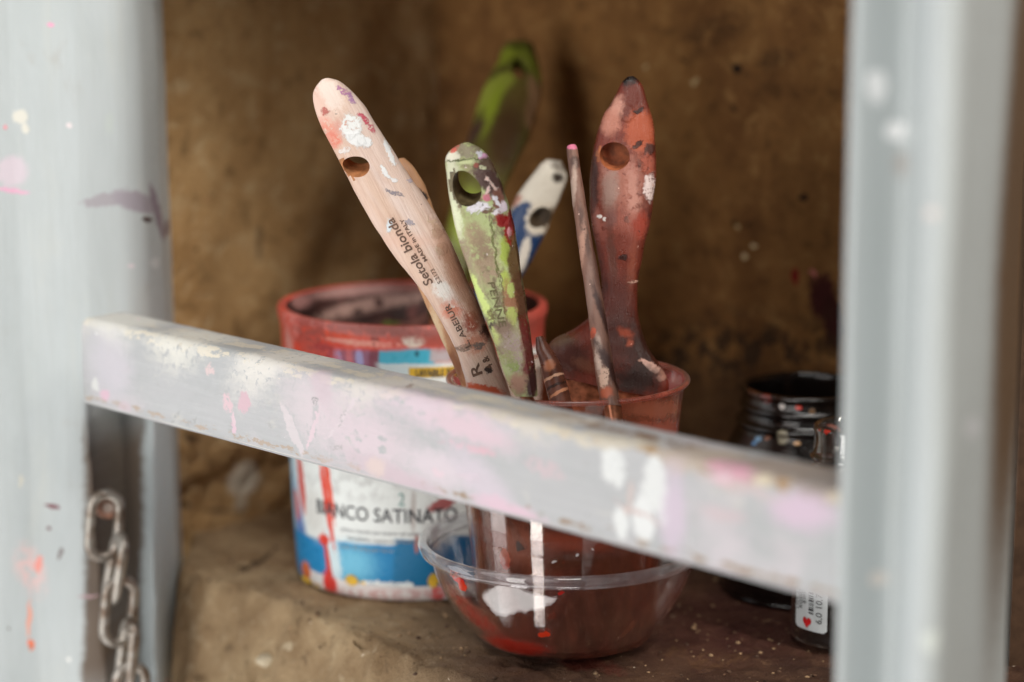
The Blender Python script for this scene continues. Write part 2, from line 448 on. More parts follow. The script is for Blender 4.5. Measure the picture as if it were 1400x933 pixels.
mk = marks_uv(back, I4, [
    (1125, 410, 22, 34, 0, C(70, 28, 26)), (1140, 440, 14, 40, 0, C(64, 28, 24)), (1089, 378, 5, 11, 0, C(130, 30, 24)),
    (1113, 375, 4, 4, 0, C(200, 120, 110)), (1021, 353, 4, 4, 0, C(225, 205, 160)), (1032, 337, 4, 4, 0, C(225, 205, 160)), (1008, 312, 4, 3, 0, C(205, 180, 130)),
    (975, 45, 45, 22, -20, C(72, 48, 28), {'dry': .46, 'freq': 120., 'soft': .7, 'a': .6}), (1050, 85, 40, 14, -20, C(72, 50, 30), {'dry': .5, 'freq': 160., 'soft': .7, 'a': .6}),
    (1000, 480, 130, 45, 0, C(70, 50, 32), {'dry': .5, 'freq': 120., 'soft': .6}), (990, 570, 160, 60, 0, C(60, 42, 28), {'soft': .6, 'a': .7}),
    (1008, 96, 7, 7, 0, C(30, 20, 14)), (1096, 272, 5, 5, 0, C(34, 22, 15)), (880, 90, 4, 4, 0, C(190, 165, 120)), (950, 110, 5, 6, 0, C(195, 170, 125)),
])
wall_mat('ochre_plaster', back, mk, C(118, 80, 44), C(148, 106, 60), C(164, 124, 76))
mk = marks_uv(side, I4, [(335, 655, 12, 22, 5, C(225, 215, 195)), (330, 690, 9, 12, 0, C(215, 200, 175)), (262, 600, 9, 5, 0, C(100, 76, 52), {'soft': .5}), (250, 690, 14, 5, 10, C(104, 80, 54), {'soft': .5}), (300, 700, 14, 4, 0, C(110, 84, 58), {'soft': .5}), (355, 330, 5, 22, 0, C(70, 48, 30), {'a': .5})])
wall_mat('pale_plaster', side, mk, C(172, 134, 88), C(196, 160, 112), C(206, 180, 140))
# ceiling slab of the niche (just above the frame)
def box_pts(pts, z0, z1, name, mat, kind='structure'):
    n = len(pts); V = [Vector((p[0], p[1], z0)) for p in pts]+[Vector((p[0], p[1], z1)) for p in pts]
    Fc = [tuple(range(n)), tuple(range(n, 2*n))]+[(i, (i+1) % n, n+(i+1) % n, n+i) for i in range(n)]
    o = mesh_obj(name, V, Fc, None, I4, None, mat, False); o['kind'] = kind; return o
plaster = plain('dark_plaster', C(120, 88, 58), .85, spec=.2)
box_pts([(-.30, 1.10), (-.05, 1.03), (.32, .90), (.40, 1.30), (-.1, 1.6)], .35, .38, 'ceiling', plaster)
box_pts([(.235, 1.12), (.205, .955), (.50, .86), (.60, 1.2)], -.14, .46, 'right_wall', plain('brown_plaster', C(78, 58, 44), .9, spec=.15))

# ledge: one rough slab whose broken front edge drops away
EDGE = [(-.40, 1.20), (-.20, 1.120), (-.15, 1.086), (-.11, 1.046), (-.075, 1.002), (-.045, .960), (-.012, .922), (.05, .870), (.12, .84), (.30, .74)]
def edge_y(x):
    for (x0, y0), (x1, y1) in zip(EDGE, EDGE[1:]):
        if x <= x1:
            t = (x-x0)/(x1-x0); return y0+(y1-y0)*t
    return EDGE[-1][1]
V, UV, Fc = [], [], []
st = .0022; nx, ny = int(.66/st), int(.50/st)
for i in range(nx+1):
    for j in range(ny+1):
        x = -.33+st*i
        q = (j/ny); y0 = edge_y(x)
        y = y0-.10+.62*q*(.35+.65*q) if False else y0-.05+st*1.05*j
        p = Vector((x, y, 0))
        e = y0-y + noise.fractal(p*45, .8, 2.2, 5)*.007
        z = -abs(noise.fractal(p*60, .8, 2.1, 5))*.0026-abs(noise.fractal(p*190, .7, 2.1, 4))*.0009
        z -= max(0, noise.noise(p*38+Vector((5, 0, 0)))-.35)*.004
        if e > -.012:
            k = e+.012
            z -= k*k*60 if k < .008 else .00384+(k-.008)*2.0
            z += (noise.fractal(p*90, .7, 2.2, 5)*.0050+noise.fractal(p*210, .6, 2.2, 3)*.0022)*min(1, k/.006)
        if x < -.158: z -= min(1, (-.158-x)/.010)*.16*min(1, max(0, (1.165-y)/.02))
        q = Vector((x, y, max(z, -.16)))
        if j: arc += (q-V[-1]).length
        else: arc = y
        V.append(q); UV.append((x, arc))
for i in range(nx):
    for j in range(ny):
        q = i*(ny+1)+j; Fc.append((q, q+ny+1, q+ny+2, q+1))
ledge = mesh_obj('concrete_ledge', V, Fc, UV, I4, None, None, True, 80); ledge['kind'] = 'structure'
t = NT('ledge_concrete'); v = t.uv(); w = t.warped(v, .006, 150.); o3 = t.obj()
n1 = t.noise(o3, 30., 7, .66, .4); n2 = t.noise(o3, 120., 7, .72, .3, off=2.); n3 = t.noise(o3, 700., 4, .75, off=5.)
# the right of the ledge is dark with old paint, dirt and painted-in shade, the left is bare pale concrete
sx = t.n('ShaderNodeSeparateXYZ'); t.t.links.new(w, sx.inputs[0])
dirt_shade = t.ramp(t.math('ADD', sx.outputs[0], t.math('MULTIPLY', n1, .05)), -.045, .035)
pale = t.mix(t.ramp(n1, .3, .7), C(144, 117, 86), C(184, 158, 123))
dark = t.mix(t.ramp(n1, .3, .7), C(62, 40, 31), C(98, 70, 52))
c = t.mix(dirt_shade, pale, dark)
c = t.mix(t.math('MULTIPLY', t.ramp(n2, .45, .27), .6), c, C(66, 47, 32))
c = t.mix(t.math('MULTIPLY', t.ramp(n2, .54, .72), .5), c, t.mix(dirt_shade, C(214, 196, 165), C(146, 112, 84)))
c = t.mix(t.math('MULTIPLY', t.ramp(n3, .55, .75), .4), c, C(70, 48, 34))
for m in marks_uv(ledge, I4, [(350, 768, 22, 3, 0, C(50, 34, 22), {'a': .8}), (330, 776, 12, 2.5, 0, C(70, 50, 34)), (395, 885, 6, 5, 0, C(196, 176, 146)),
        (430, 770, 22, 3, 0, C(70, 48, 34), {'dry': .5, 'freq': 300.}), (780, 905, 60, 8, 0, C(110, 30, 20), {'a': .5, 'soft': .5}), (1000, 850, 90, 40, 10, C(70, 30, 28), {'a': .6, 'soft': .6}), (970, 905, 60, 12, 0, C(96, 66, 46), {'dry': .5, 'freq': 300.})]):
    c = t.mix(t.blob(w, m), c, m[5])
for col, sc, size, dens in ((C(235, 215, 180), 170., .10, .10), (C(44, 30, 22), 140., .16, .16), (C(236, 220, 196), 420., .2, .06)):
    vo = t.n('ShaderNodeTexVoronoi'); t.set(vo.inputs['Vector'], t.scale(w, (1, 1, 0))); vo.inputs['Scale'].default_value = sc
    sp = t.n('ShaderNodeSeparateColor'); t.t.links.new(vo.outputs['Color'], sp.inputs[0])
    f = t.math('MULTIPLY', t.math('LESS_THAN', vo.outputs['Distance'], t.math('MULTIPLY', sp.outputs[1], size)), t.math('LESS_THAN', sp.outputs[0], dens)); c = t.mix(t.math('MULTIPLY', f, .8), c, col)
h = t.math('ADD', t.math('ADD', n2, t.math('MULTIPLY', n3, .6)), t.math('MULTIPLY', n1, .8))
ledge.data.materials.append(t.surf(t.principled(c, t.ramp(dirt_shade, 0, 1, .88, .6), h, .8, .003, .25)))
# crumbs and dust lying on the ledge, and one pale pebble at its broken edge
ht = hits(ledge, I4)
def stone(c, r, V, Fc, sd):
    bm = bmesh.new(); bmesh.ops.create_icosphere(bm, subdivisions=2 if r > .002 else 1, radius=1); o = len(V)
    for v_ in bm.verts:
        q = v_.co*(1+.35*noise.noise(v_.co*1.3+Vector((sd, 0, 0)))); V.append(c+Vector((q.x*r, q.y*r*.8, q.z*r*.6)))
    bm.verts.index_update(); Fc += [[v_.index+o for v_ in f.verts] for f in bm.faces]; bm.free()
for nm, col, cnt in (('gravel', C(150, 122, 92), 420), ('gravel', C(86, 62, 46), 300)):
    V, Fc = [], []
    while cnt:
        x, y = random.uniform(-.17, .19), random.uniform(.86, 1.14)
        g = ht[0].ray_cast(Vector((x, y, .2)), Vector((0, 0, -1)))
        if g[0] is None or (x-.021)**2+(y-.985)**2 < .04**2 or (x+.045)**2+(y-1.097)**2 < .058**2: continue
        r = random.choice((.0004, .0005, .0006, .0008, .0012)); stone(g[0]+Vector((0, 0, r*.3)), r, V, Fc, random.random()*99); cnt -= 1
    gv = mesh_obj(nm, V, Fc, None, I4, None, plain('grit', col, .9, var=.4), True, 70)
    gv['label'] = 'small %s crumbs of grit scattered on the ledge' % ('pale' if col[0] > .2 else 'dark brown'); gv['kind'] = 'stuff'
g = ht[0].ray_cast(CAM, ray(366, 903).normalized())[0]
V, Fc = [], []; stone(Vector((0, 0, 0)), .0052, V, Fc, 4.2)
pb = mesh_obj('pebble', V, Fc, None, Matrix.Translation(g), None, plain('pale_stone', C(196, 182, 156), .85, var=.12), True, 70)
tag(pb, 'pale pebble set in the broken front edge of the ledge', 'pebble')

# ------------------------------------------------------------------ posts
def post(name, prof, z0, z1, label, cat, shade_groove=False):
    """prof: plan outline (x, y) going round; smooth rounded corners by chaikin"""
    P = [Vector((a, b)) for a, b in prof]
    for _ in range(3):
        Q = []
        for i in range(len(P)):
            a, b = P[i], P[(i+1) % len(P)]
            d = min(.25, .0028/max((b-a).length, 1e-6)) if _ == 0 else .25
            Q += [a+(b-a)*d, b-(b-a)*d]
        P = Q
    if shade_groove:
        Q = []
        for i in range(len(P)):
            a, b = P[i], P[(i+1) % len(P)]; n = max(1, int((b-a).length/.0008)) if a.y < 1.2 and a.x > -.25 else 1
            Q += [a+(b-a)*k/n for k in range(n)]
        P = Q
    cum = [0]
    for i in range(len(P)): cum.append(cum[-1]+(P[(i+1) % len(P)]-P[i]).length)
    m = len(P)+1; nz = 90
    V, UV, Fc = [], [], []
    for k in range(nz+1):
        z = z0+(z1-z0)*k/nz
        for i in range(m):
            p = P[i % len(P)]; q = Vector((p.x, p.y, z)); q += noise.noise_vector(q*22)*.0005
            if shade_groove and z < .10 and q.y < 1.19:      # recess added below the rail to give its dark shaded strip
                d = q-CAM; dep = -d.dot(CB); sx_, sy_ = 700+F*d.dot(CR)/dep, 466.5-F*d.dot(CU)/dep
                lo, hi = 116+(sy_-560)*.062, 204
                g = min(1, max(0, (sx_-lo)/3))*min(1, max(0, (hi-sx_)/36))*min(1, (.10-z)/.006)
                q += Vector((.008, .030, 0))*g
            V.append(q); UV.append((cum[i], z))
        if k:
            a, b = (k-1)*m, k*m
            for i in range(m-1): Fc.append((a+i, a+i+1, b+i+1, b+i))
    o = mesh_obj(name, V, Fc, UV, I4, None, None, True, 50); tag(o, label, cat); return o
def plan(px, d, py=466):
    p = at(px, py, d); return (p.x, p.y)
PALE = C(196, 203, 205)
lp = post('wooden_post', [plan(-420, 1.045), plan(30, 1.086), plan(120, 1.088), plan(176, 1.094), plan(205, 1.103), plan(226, 1.122), plan(237, 1.155), plan(230, 1.20), plan(-420, 1.34)], -.14, .46,
          'pale blue grey painted post with a chain bolted to it, left of the bucket', 'post', True)
lp.data.transform(Matrix.Translation(Vector((-.150, 1.1, .2))) @ Matrix.Rotation(R(-.55), 4, 'Y') @ Matrix.Translation(Vector((.150, -1.1, -.2))))
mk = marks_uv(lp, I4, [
    (158, 760, 34, 190, 3, C(106, 92, 80), {'soft': .3, 'rect': 1, 'flat': 1}),  # brown-grey in the recess paints in the shade below the rail
    (16, 235, 22, 20, 0, C(216, 205, 214), {'soft': .3}), (18, 260, 22, 4, 6, C(232, 180, 205)), (28, 160, 10, 10, 20, C(226, 224, 214), {'h': 3.}), (35, 175, 6, 6, 0, C(226, 224, 214), {'h': 3.}),
    (150, 273, 40, 8, -8, C(176, 172, 178)), (190, 276, 30, 13, 12, C(170, 163, 172)), (216, 292, 16, 12, 50, C(150, 138, 150)), (203, 300, 5, 4, 0, C(84, 62, 62)), (228, 312, 5, 12, -10, C(130, 112, 122)),
    (72, 693, 8, 3, 5, C(130, 84, 92)), (68, 722, 3, 3, 0, C(120, 84, 92)), (42, 780, 16, 30, -20, C(226, 196, 194), {'soft': .7, 'dry': .45, 'freq': 260.}), (52, 770, 5, 12, 15, C(238, 160, 150)), (41, 845, 3, 26, 0, C(240, 170, 150)), (42, 882, 5, 9, 0, C(240, 130, 95), {'h': 2.}),
    (83, 757, 4, 8, 20, C(130, 120, 120)), (120, 815, 14, 2.5, 3, C(180, 150, 155)), (67, 33, 4, 4, 0, C(240, 170, 200)), (97, 172, 4, 4, 0, C(236, 226, 228)), (150, 168, 6, 14, 0, C(196, 204, 202), {'soft': .6}),
    (180, 366, 5, 4, 0, C(226, 214, 220)), (212, 360, 6, 8, 0, C(218, 222, 224)), (26, 660, 3, 10, 0, C(224, 218, 200), {'a': .6}),
])
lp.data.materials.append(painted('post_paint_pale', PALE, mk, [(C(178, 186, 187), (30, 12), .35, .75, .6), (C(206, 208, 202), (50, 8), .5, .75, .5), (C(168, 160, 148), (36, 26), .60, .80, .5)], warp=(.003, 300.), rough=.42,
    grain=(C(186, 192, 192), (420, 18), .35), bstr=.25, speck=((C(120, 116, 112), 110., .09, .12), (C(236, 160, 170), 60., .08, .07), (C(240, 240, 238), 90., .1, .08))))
rp = post('wooden_post', [plan(1153, .742), plan(1156, .722), plan(1232, .732), plan(1246, .705), plan(1260, .690), plan(1300, .688), plan(1312, .699), plan(1346, .738), plan(1394, .805), plan(1386, .85), plan(1180, .86)], -.14, .46,
          'pale grey rounded post close to the lens at the right end of the rail', 'post')
mk = marks_uv(rp, I4, [(1200, 120, 15, 22, -12, C(246, 248, 248), {'h': 2., 'soft': .1}), (1226, 178, 12, 12, 12, C(244, 246, 246), {'h': 2., 'soft': .1}), (1233, 222, 9, 16, 0, C(176, 172, 168), {'soft': .5}), (1200, 790, 12, 12, 0, C(214, 208, 202)),
    (1270, 290, 9, 7, 0, C(226, 214, 208)), (1330, 585, 10, 12, 0, C(208, 210, 214)), (1370, 380, 7, 8, 0, C(150, 124, 112)), (1390, 300, 26, 500, 0, C(104, 84, 66), {'soft': .4}), (1390, 800, 26, 500, 0, C(104, 84, 66), {'soft': .4}), (1275, 880, 14, 16, 0, C(214, 220, 216))])  # tall brown marks paint shade down the post's right edge
rp.data.materials.append(painted('post_paint_grey', C(190, 196, 197), mk, [(C(178, 183, 181), (30, 8), .35, .75, .5)], warp=(.004, 220.), rough=.38, grain=(C(180, 184, 184), (300, 12), .4), bstr=.15, speck=((C(180, 176, 170), 90., .1, .1),)))

# bolt and chain on the left post
rust = NT('rusty_zinc'); v = rust.obj(); n1 = rust.noise(v, 120., 4, .6); n2 = rust.noise(v, 300., 4, .6, off=3.)
c = rust.mix(rust.ramp(n1, .4, .68), C(170, 164, 156), C(112, 94, 80)); c = rust.mix(rust.math('MULTIPLY', rust.ramp(n2, .55, .7), .5), c, C(120, 82, 60))
rust.surf(rust.principled(c, .42, n2, .2, .0006, .5, Metallic=.75))
bc = at(147, 691, 1.098)
bM = Matrix.Translation(bc) @ frame(Vector((0, 0, 0)), Vector((0, 0, 1))).to_3x3().to_4x4() @ Matrix.Rotation(R(12), 4, 'Y')
bolt = empty('bolt', bM, 'rusty round headed bolt that pins the chain to the left post', 'bolt')
boltmat = plain('bolt_rust', C(176, 128, 106), .5, .3, .35, 500.)
prof = [(.0001, .0045), (.002, .0043), (.0045, .0034), (.0060, .0016), (.0063, 0), (.0055, -.0008), (.0034, -.001), (.0034, -.022), (.0001, -.022)]
V, Fc, UV = lathe(prof, 28); V = [Vector((p.x, p.y, p.z)) for p in V]
mesh_obj('head', V, Fc, UV, None, bolt, boltmat, True, 50)
hx = [(.0026*math.cos(R(60*k)), .0026*math.sin(R(60*k)), z) for z in (.0041, .0056) for k in range(6)]
mesh_obj('socket', hx, [tuple(range(5, -1, -1)), tuple(range(6, 12))]+[(k, (k+1) % 6, 6+(k+1) % 6, 6+k) for k in range(6)], None, None, bolt, plain('bolt_zinc', C(190, 170, 158), .4, .5), False)
ctop = at(150, 712, 1.098)
chain = empty('chain', Matrix.Translation(ctop), 'weathered steel link chain hanging down beside the left post', 'chain')
def link_pts(L, Wd, n=10):
    r = Wd/2; h = L/2-r; P = []
    for k in range(n+1): a = math.pi*k/n; P.append((r*math.cos(a), 0, h+r*math.sin(a)))
    for k in range(n+1): a = math.pi+math.pi*k/n; P.append((r*math.cos(a), 0, -h+r*math.sin(a)))
    return P
spine = [(143, 719, 1.092, 20, -6), (158, 778, 1.092, -64, -12), (163, 836, 1.092, 26, -6), (174, 895, 1.092, -62, -8), (178, 954, 1.092, 24, -4)]
for px, py, d, rot, tilt in spine:
    V, Fc = tube(link_pts(.0296, .0130), .0025, 12, True)
    Ml = Matrix.Translation(at(px, py, d)-ctop) @ Matrix.Rotation(R(-tilt), 4, 'Y') @ Matrix.Rotation(R(rot), 4, 'Z')
    mesh_obj('chain_link', [Ml @ p for p in V], Fc, None, None, chain, rust.m)

# ------------------------------------------------------------------ wooden rail across the niche
LB, LT = at(115, 553, 1.065), at(115, 431, 1.065)
RB, RT = at(1155, 831, .765), at(1155, 668, .765)
dirp = (RB-LB); dirp.z = 0; dirp.normalize(); nb = Vector((-dirp.y, dirp.x, 0))
zb, zt = (LB.z+RB.z)/2, (LT.z+RT.z)/2
Lr = (RB-LB).length
th = .0245; nseg = 150
prof = []
def corner(cx, cz, r, a0, a1, n=4):
    return [(cx+r*math.cos(R(a0+(a1-a0)*k/n)), cz+r*math.sin(R(a0+(a1-a0)*k/n))) for k in range(n+1)]
Z0, Z1 = 0.0, zt-zb
# (depth into niche, height): front bottom -> front top -> back top -> back bottom
prof += [(0, Z0+.002+(Z1-.007)*k/14) for k in range(15)]
prof += [(.0045-.0045*math.cos(R(a)), Z1-.0048+.0048*math.sin(R(a))) for a in (15, 32, 50, 70, 90)]
prof += [(.0045+(th-.0065)*k/8, Z1) for k in range(1, 9)]
prof += [(th-.001, Z1-.0006), (th, Z1-.002), (th, Z0+.002), (th-.002, Z0), (.002, Z0), (.0004, Z0+.0008)]
m = len(prof); cumv = [0]
for a, b in zip(prof, prof[1:]): cumv.append(cumv[-1]+math.hypot(b[0]-a[0], b[1]-a[1]))
V, UV, Fc = [], [], []
for i in range(nseg+1):
    u = (Lr+.006)*i/nseg
    zo = LB.z+(RB.z-LB.z)*(u/Lr); hs = ((LT.z-LB.z)+((RT.z-RB.z)-(LT.z-LB.z))*(u/Lr))/Z1
    for j, (d, z) in enumerate(prof):
        p = LB+dirp*u+nb*d; p.z = zo+z*hs
        ed = 1.0 if 14 <= j <= 20 else .35
        p += (nb*-1+Vector((0, 0, 1)))*.5*noise.fractal(Vector((u*60, z*90, d*90)), .8, 2.2, 4)*.0009*ed
        V.append(p-LB); UV.append((u, cumv[j]))
    if i:
        a, b = (i-1)*m, i*m
        for j in range(m): Fc.append((a+j, a+(j+1) % m, b+(j+1) % m, b+j))
Fc += [tuple(range(m)), tuple(nseg*m+j for j in range(m))]
rail = mesh_obj('wooden_rail', V, Fc, UV, Matrix.Translation(LB), None, None, True, 55)
tag(rail, 'pale grey painted wooden rail streaked with pink, crossing in front of the bucket and cup', 'rail')
PK = C(216, 184, 196); CR_ = C(232, 224, 208); WH = C(240, 240, 238); RD = C(226, 140, 160)
mk = marks_uv(rail, Matrix.Translation(LB), [
    # worn creamy top edge
    (170, 438, 60, 10, 14, C(238, 236, 226), {'soft': .6}), (260, 462, 60, 9, 14, C(238, 234, 220), {'soft': .6, 'dry': .42, 'freq': 220.}), (380, 490, 90, 9, 15, C(238, 232, 222), {'soft': .6, 'dry': .4, 'freq': 260.}), (520, 524, 90, 9, 15, C(236, 226, 214), {'soft': .6, 'dry': .42, 'freq': 260.}),
    (560, 527, 5, 3, 10, C(150, 110, 84)), (690, 566, 60, 8, 15, C(226, 212, 188), {'dry': .42, 'freq': 320.}), (840, 600, 70, 9, 15, C(222, 208, 180), {'dry': .40, 'freq': 260.}), (760, 575, 60, 6, 14, C(226, 214, 196), {'dry': .44, 'freq': 320.}),
    (960, 622, 60, 8, 15, C(188, 160, 128), {'dry': .36, 'freq': 200.}), (1060, 640, 90, 12, 15, C(160, 126, 94), {'dry': .34, 'freq': 180.}), (1130, 662, 50, 12, 15, C(140, 110, 84), {'dry': .36, 'freq': 180.}), (1140, 680, 12, 9, 0, C(214, 190, 150)),
    # mauve dark patch and drips at the left end
    (128, 480, 14, 30, 0, C(196, 196, 198), {'soft': .5}), (150, 500, 26, 40, 0, C(214, 206, 218), {'soft': .6, 'a': .8}), (130, 525, 6, 8, 0, C(228, 228, 224)), (143, 540, 6, 8, 0, C(236, 180, 205)), (170, 560, 8, 14, 0, PK, {'a': .7}),
    (312, 552, 7, 14, -10, C(238, 190, 200), {'dry': .4, 'freq': 500.}), (335, 550, 8, 14, 0, C(226, 170, 186)), (287, 505, 6, 8, 0, C(236, 198, 196), {'dry': .45, 'freq': 500.}), (320, 574, 2.5, 13, 5, C(240, 200, 212)), (319, 586, 3.5, 4.5, 0, C(242, 192, 212), {'h': 1.5}),
    # broad pink washes in the middle
    (430, 560, 40, 46, 25, C(226, 208, 214), {'soft': .8, 'dry': .42, 'freq': 160., 'stretch': (1, .4, 1)}), (440, 530, 12, 34, -20, PK, {'soft': .5, 'a': .8}), (400, 590, 5, 40, -25, C(240, 222, 226), {'a': .7}), (428, 586, 22, 4, -55, C(240, 205, 216)),
    (500, 600, 60, 42, 15, C(232, 206, 216), {'soft': .8, 'dry': .40, 'freq': 200., 'stretch': (.5, 1, 1)}), (540, 650, 60, 14, 16, PK, {'soft': .6}), (515, 640, 12, 12, 0, C(236, 204, 196), {'soft': .5}), (470, 570, 30, 5, -40, C(236, 216, 222), {'dry': .45, 'freq': 420.}),
    (600, 565, 80, 26, 15, C(234, 204, 218), {'soft': .7, 'dry': .40, 'freq': 220., 'stretch': (.4, 1, 1)}), (645, 588, 50, 16, 15, C(236, 196, 210), {'soft': .6}), (640, 612, 40, 5, 10, C(232, 168, 184), {'dry': .46, 'freq': 300.}), (600, 640, 40, 20, 16, C(232, 212, 222), {'soft': .7}),
    (600, 645, 10, 5, 20, C(246, 210, 222), {'h': 2.}), (640, 652, 14, 5, 10, C(246, 212, 224), {'h': 2.}), (660, 660, 50, 26, 40, C(226, 206, 222), {'soft': .6, 'a': .8}), (700, 700, 50, 12, 16, C(240, 192, 214), {'soft': .5}), (608, 682, 3, 9, 0, C(246, 214, 224), {'h': 1.5}),
    (745, 640, 26, 12, 15, C(210, 180, 186), {'dry': .5, 'freq': 300.}), (720, 605, 20, 6, 10, C(200, 196, 192), {'dry': .48, 'freq': 500.}),
    # white runs
    (838, 640, 16, 26, 0, C(238, 240, 238), {'dry': .38, 'freq': 400.}), (850, 715, 10, 24, 8, C(240, 242, 240), {'dry': .36, 'freq': 500.}), (895, 660, 16, 40, 4, C(238, 240, 238), {'dry': .36, 'freq': 400.}), (880, 710, 14, 30, 4, C(242, 244, 242), {'dry': .34, 'freq': 500.}), (905, 690, 8, 30, 0, C(236, 238, 236), {'dry': .4, 'freq': 500.}),
    (870, 700, 34, 3, 22, C(210, 160, 150), {'a': .7}), (862, 680, 4, 24, 25, C(226, 190, 176), {'a': .7}), (920, 700, 14, 60, 12, C(222, 192, 220), {'soft': .7, 'a': .8}), (892, 762, 24, 8, 14, C(246, 170, 206), {'soft': .4}), (915, 768, 14, 8, 10, C(238, 232, 230)),
    # right: pink marks out of focus
    (1000, 640, 34, 11, 14, C(226, 130, 160), {'soft': .4, 'dry': .38, 'freq': 200.}), (985, 655, 14, 8, 0, C(236, 176, 196)), (1040, 658, 12, 8, 0, C(228, 206, 160)), (1095, 700, 42, 24, 5, C(224, 186, 214), {'soft': .5}), (990, 705, 30, 10, 10, C(214, 180, 186), {'soft': .6, 'a': .7}), (1010, 665, 50, 8, 14, C(226, 190, 190), {'soft': .6, 'a': .6}),
    (980, 780, 30, 8, 15, C(222, 200, 222), {'soft': .6, 'a': .7}), (430, 548, 4, 8, 0, C(120, 116, 116), {'dry': .5, 'freq': 900.}), (240, 570, 10, 3, -30, C(150, 150, 150), {'dry': .5, 'freq': 900.}), (262, 577, 8, 3, -20, C(150, 150, 150), {'dry': .5, 'freq': 900.}), (470, 570, 10, 6, -40, C(150, 140, 140), {'dry': .55, 'freq': 900.}), (460, 612, 8, 4, 0, C(160, 150, 150), {'dry': .5, 'freq': 900.}),
])
bs_ = C(178, 178, 180)
mk = [m[:5]+(tuple(a+(b-a)*(.50 if m[5][1] < m[5][0]*.92 else .40) for a, b in zip(m[5], bs_)),)+m[6:] for m in mk]
rail.data.materials.append(painted('rail_paint', C(178, 178, 180), mk, [(C(166, 169, 170), (14, 40), .35, .7, .7), (C(150, 146, 140), (90, 160), .60, .74, .5), (C(208, 196, 202), (20, 26), .50, .72, .6), (C(206, 202, 192), (60, 90), .58, .72, .4)], warp=(.0040, 380.), rough=.5, efreq=330., edir=(.5, 1, 1),
    bands=((cumv[17], .0045, C(214, 206, 190), C(166, 138, 108), .33, .455, 260.), (cumv[20]+.006, .009, C(206, 198, 184), C(128, 98, 74), .30, .47, 150.), (.002, .003, C(176, 160, 146), C(150, 128, 108), .25, .50, 300.)),
    grain=(C(196, 198, 198), (22, 520), .22), bstr=.3, speck=((C(110, 106, 104), 300., .12, .035), (C(240, 200, 212), 160., .12, .05), (C(246, 246, 244), 260., .14, .06))))

# ------------------------------------------------------------------ paint bucket
bx = (564-700)/F*1.113
BC = Vector((bx, 1.097, 0)); BMx = Matrix.Translation(BC)
bucket = empty('paint_bucket', BMx, 'round plastic paint bucket with blue and white label and red paint run over its rim', 'bucket')
H, r0, r1 = .1268, .0545, .0607
def brad(z): return r0+(r1-r0)*z/H
prof = [(.001, .001), (.050, .001), (.0532, .0002), (.0545, .0015), (.0548, .004)]
prof += [(brad(z)+.0003, z) for z in [.006+(.098-.006)*k/16 for k in range(17)]]
prof += [(brad(.1)+.0018, .0995), (brad(.1)+.0022, .1015), (brad(.105)+.0006, .104), (brad(.112)+.0005, .112), (brad(.118)+.0006, .119), (r1+.0012, .1225), (r1+.0016, .125), (r1+.001, .1268), (r1-.001, .1272), (r1-.0026, .1264)]
V, Fc, UV = lathe(prof, 128, r1)
body = mesh_obj('body', V, Fc, UV, None, bucket, None, True, 45)
Q = lambda *a: a
RED = C(226, 74, 52); RED2 = C(216, 60, 40); PKB = C(226, 140, 130); BLU = C(22, 130, 186); LBL = C(232, 236, 234)
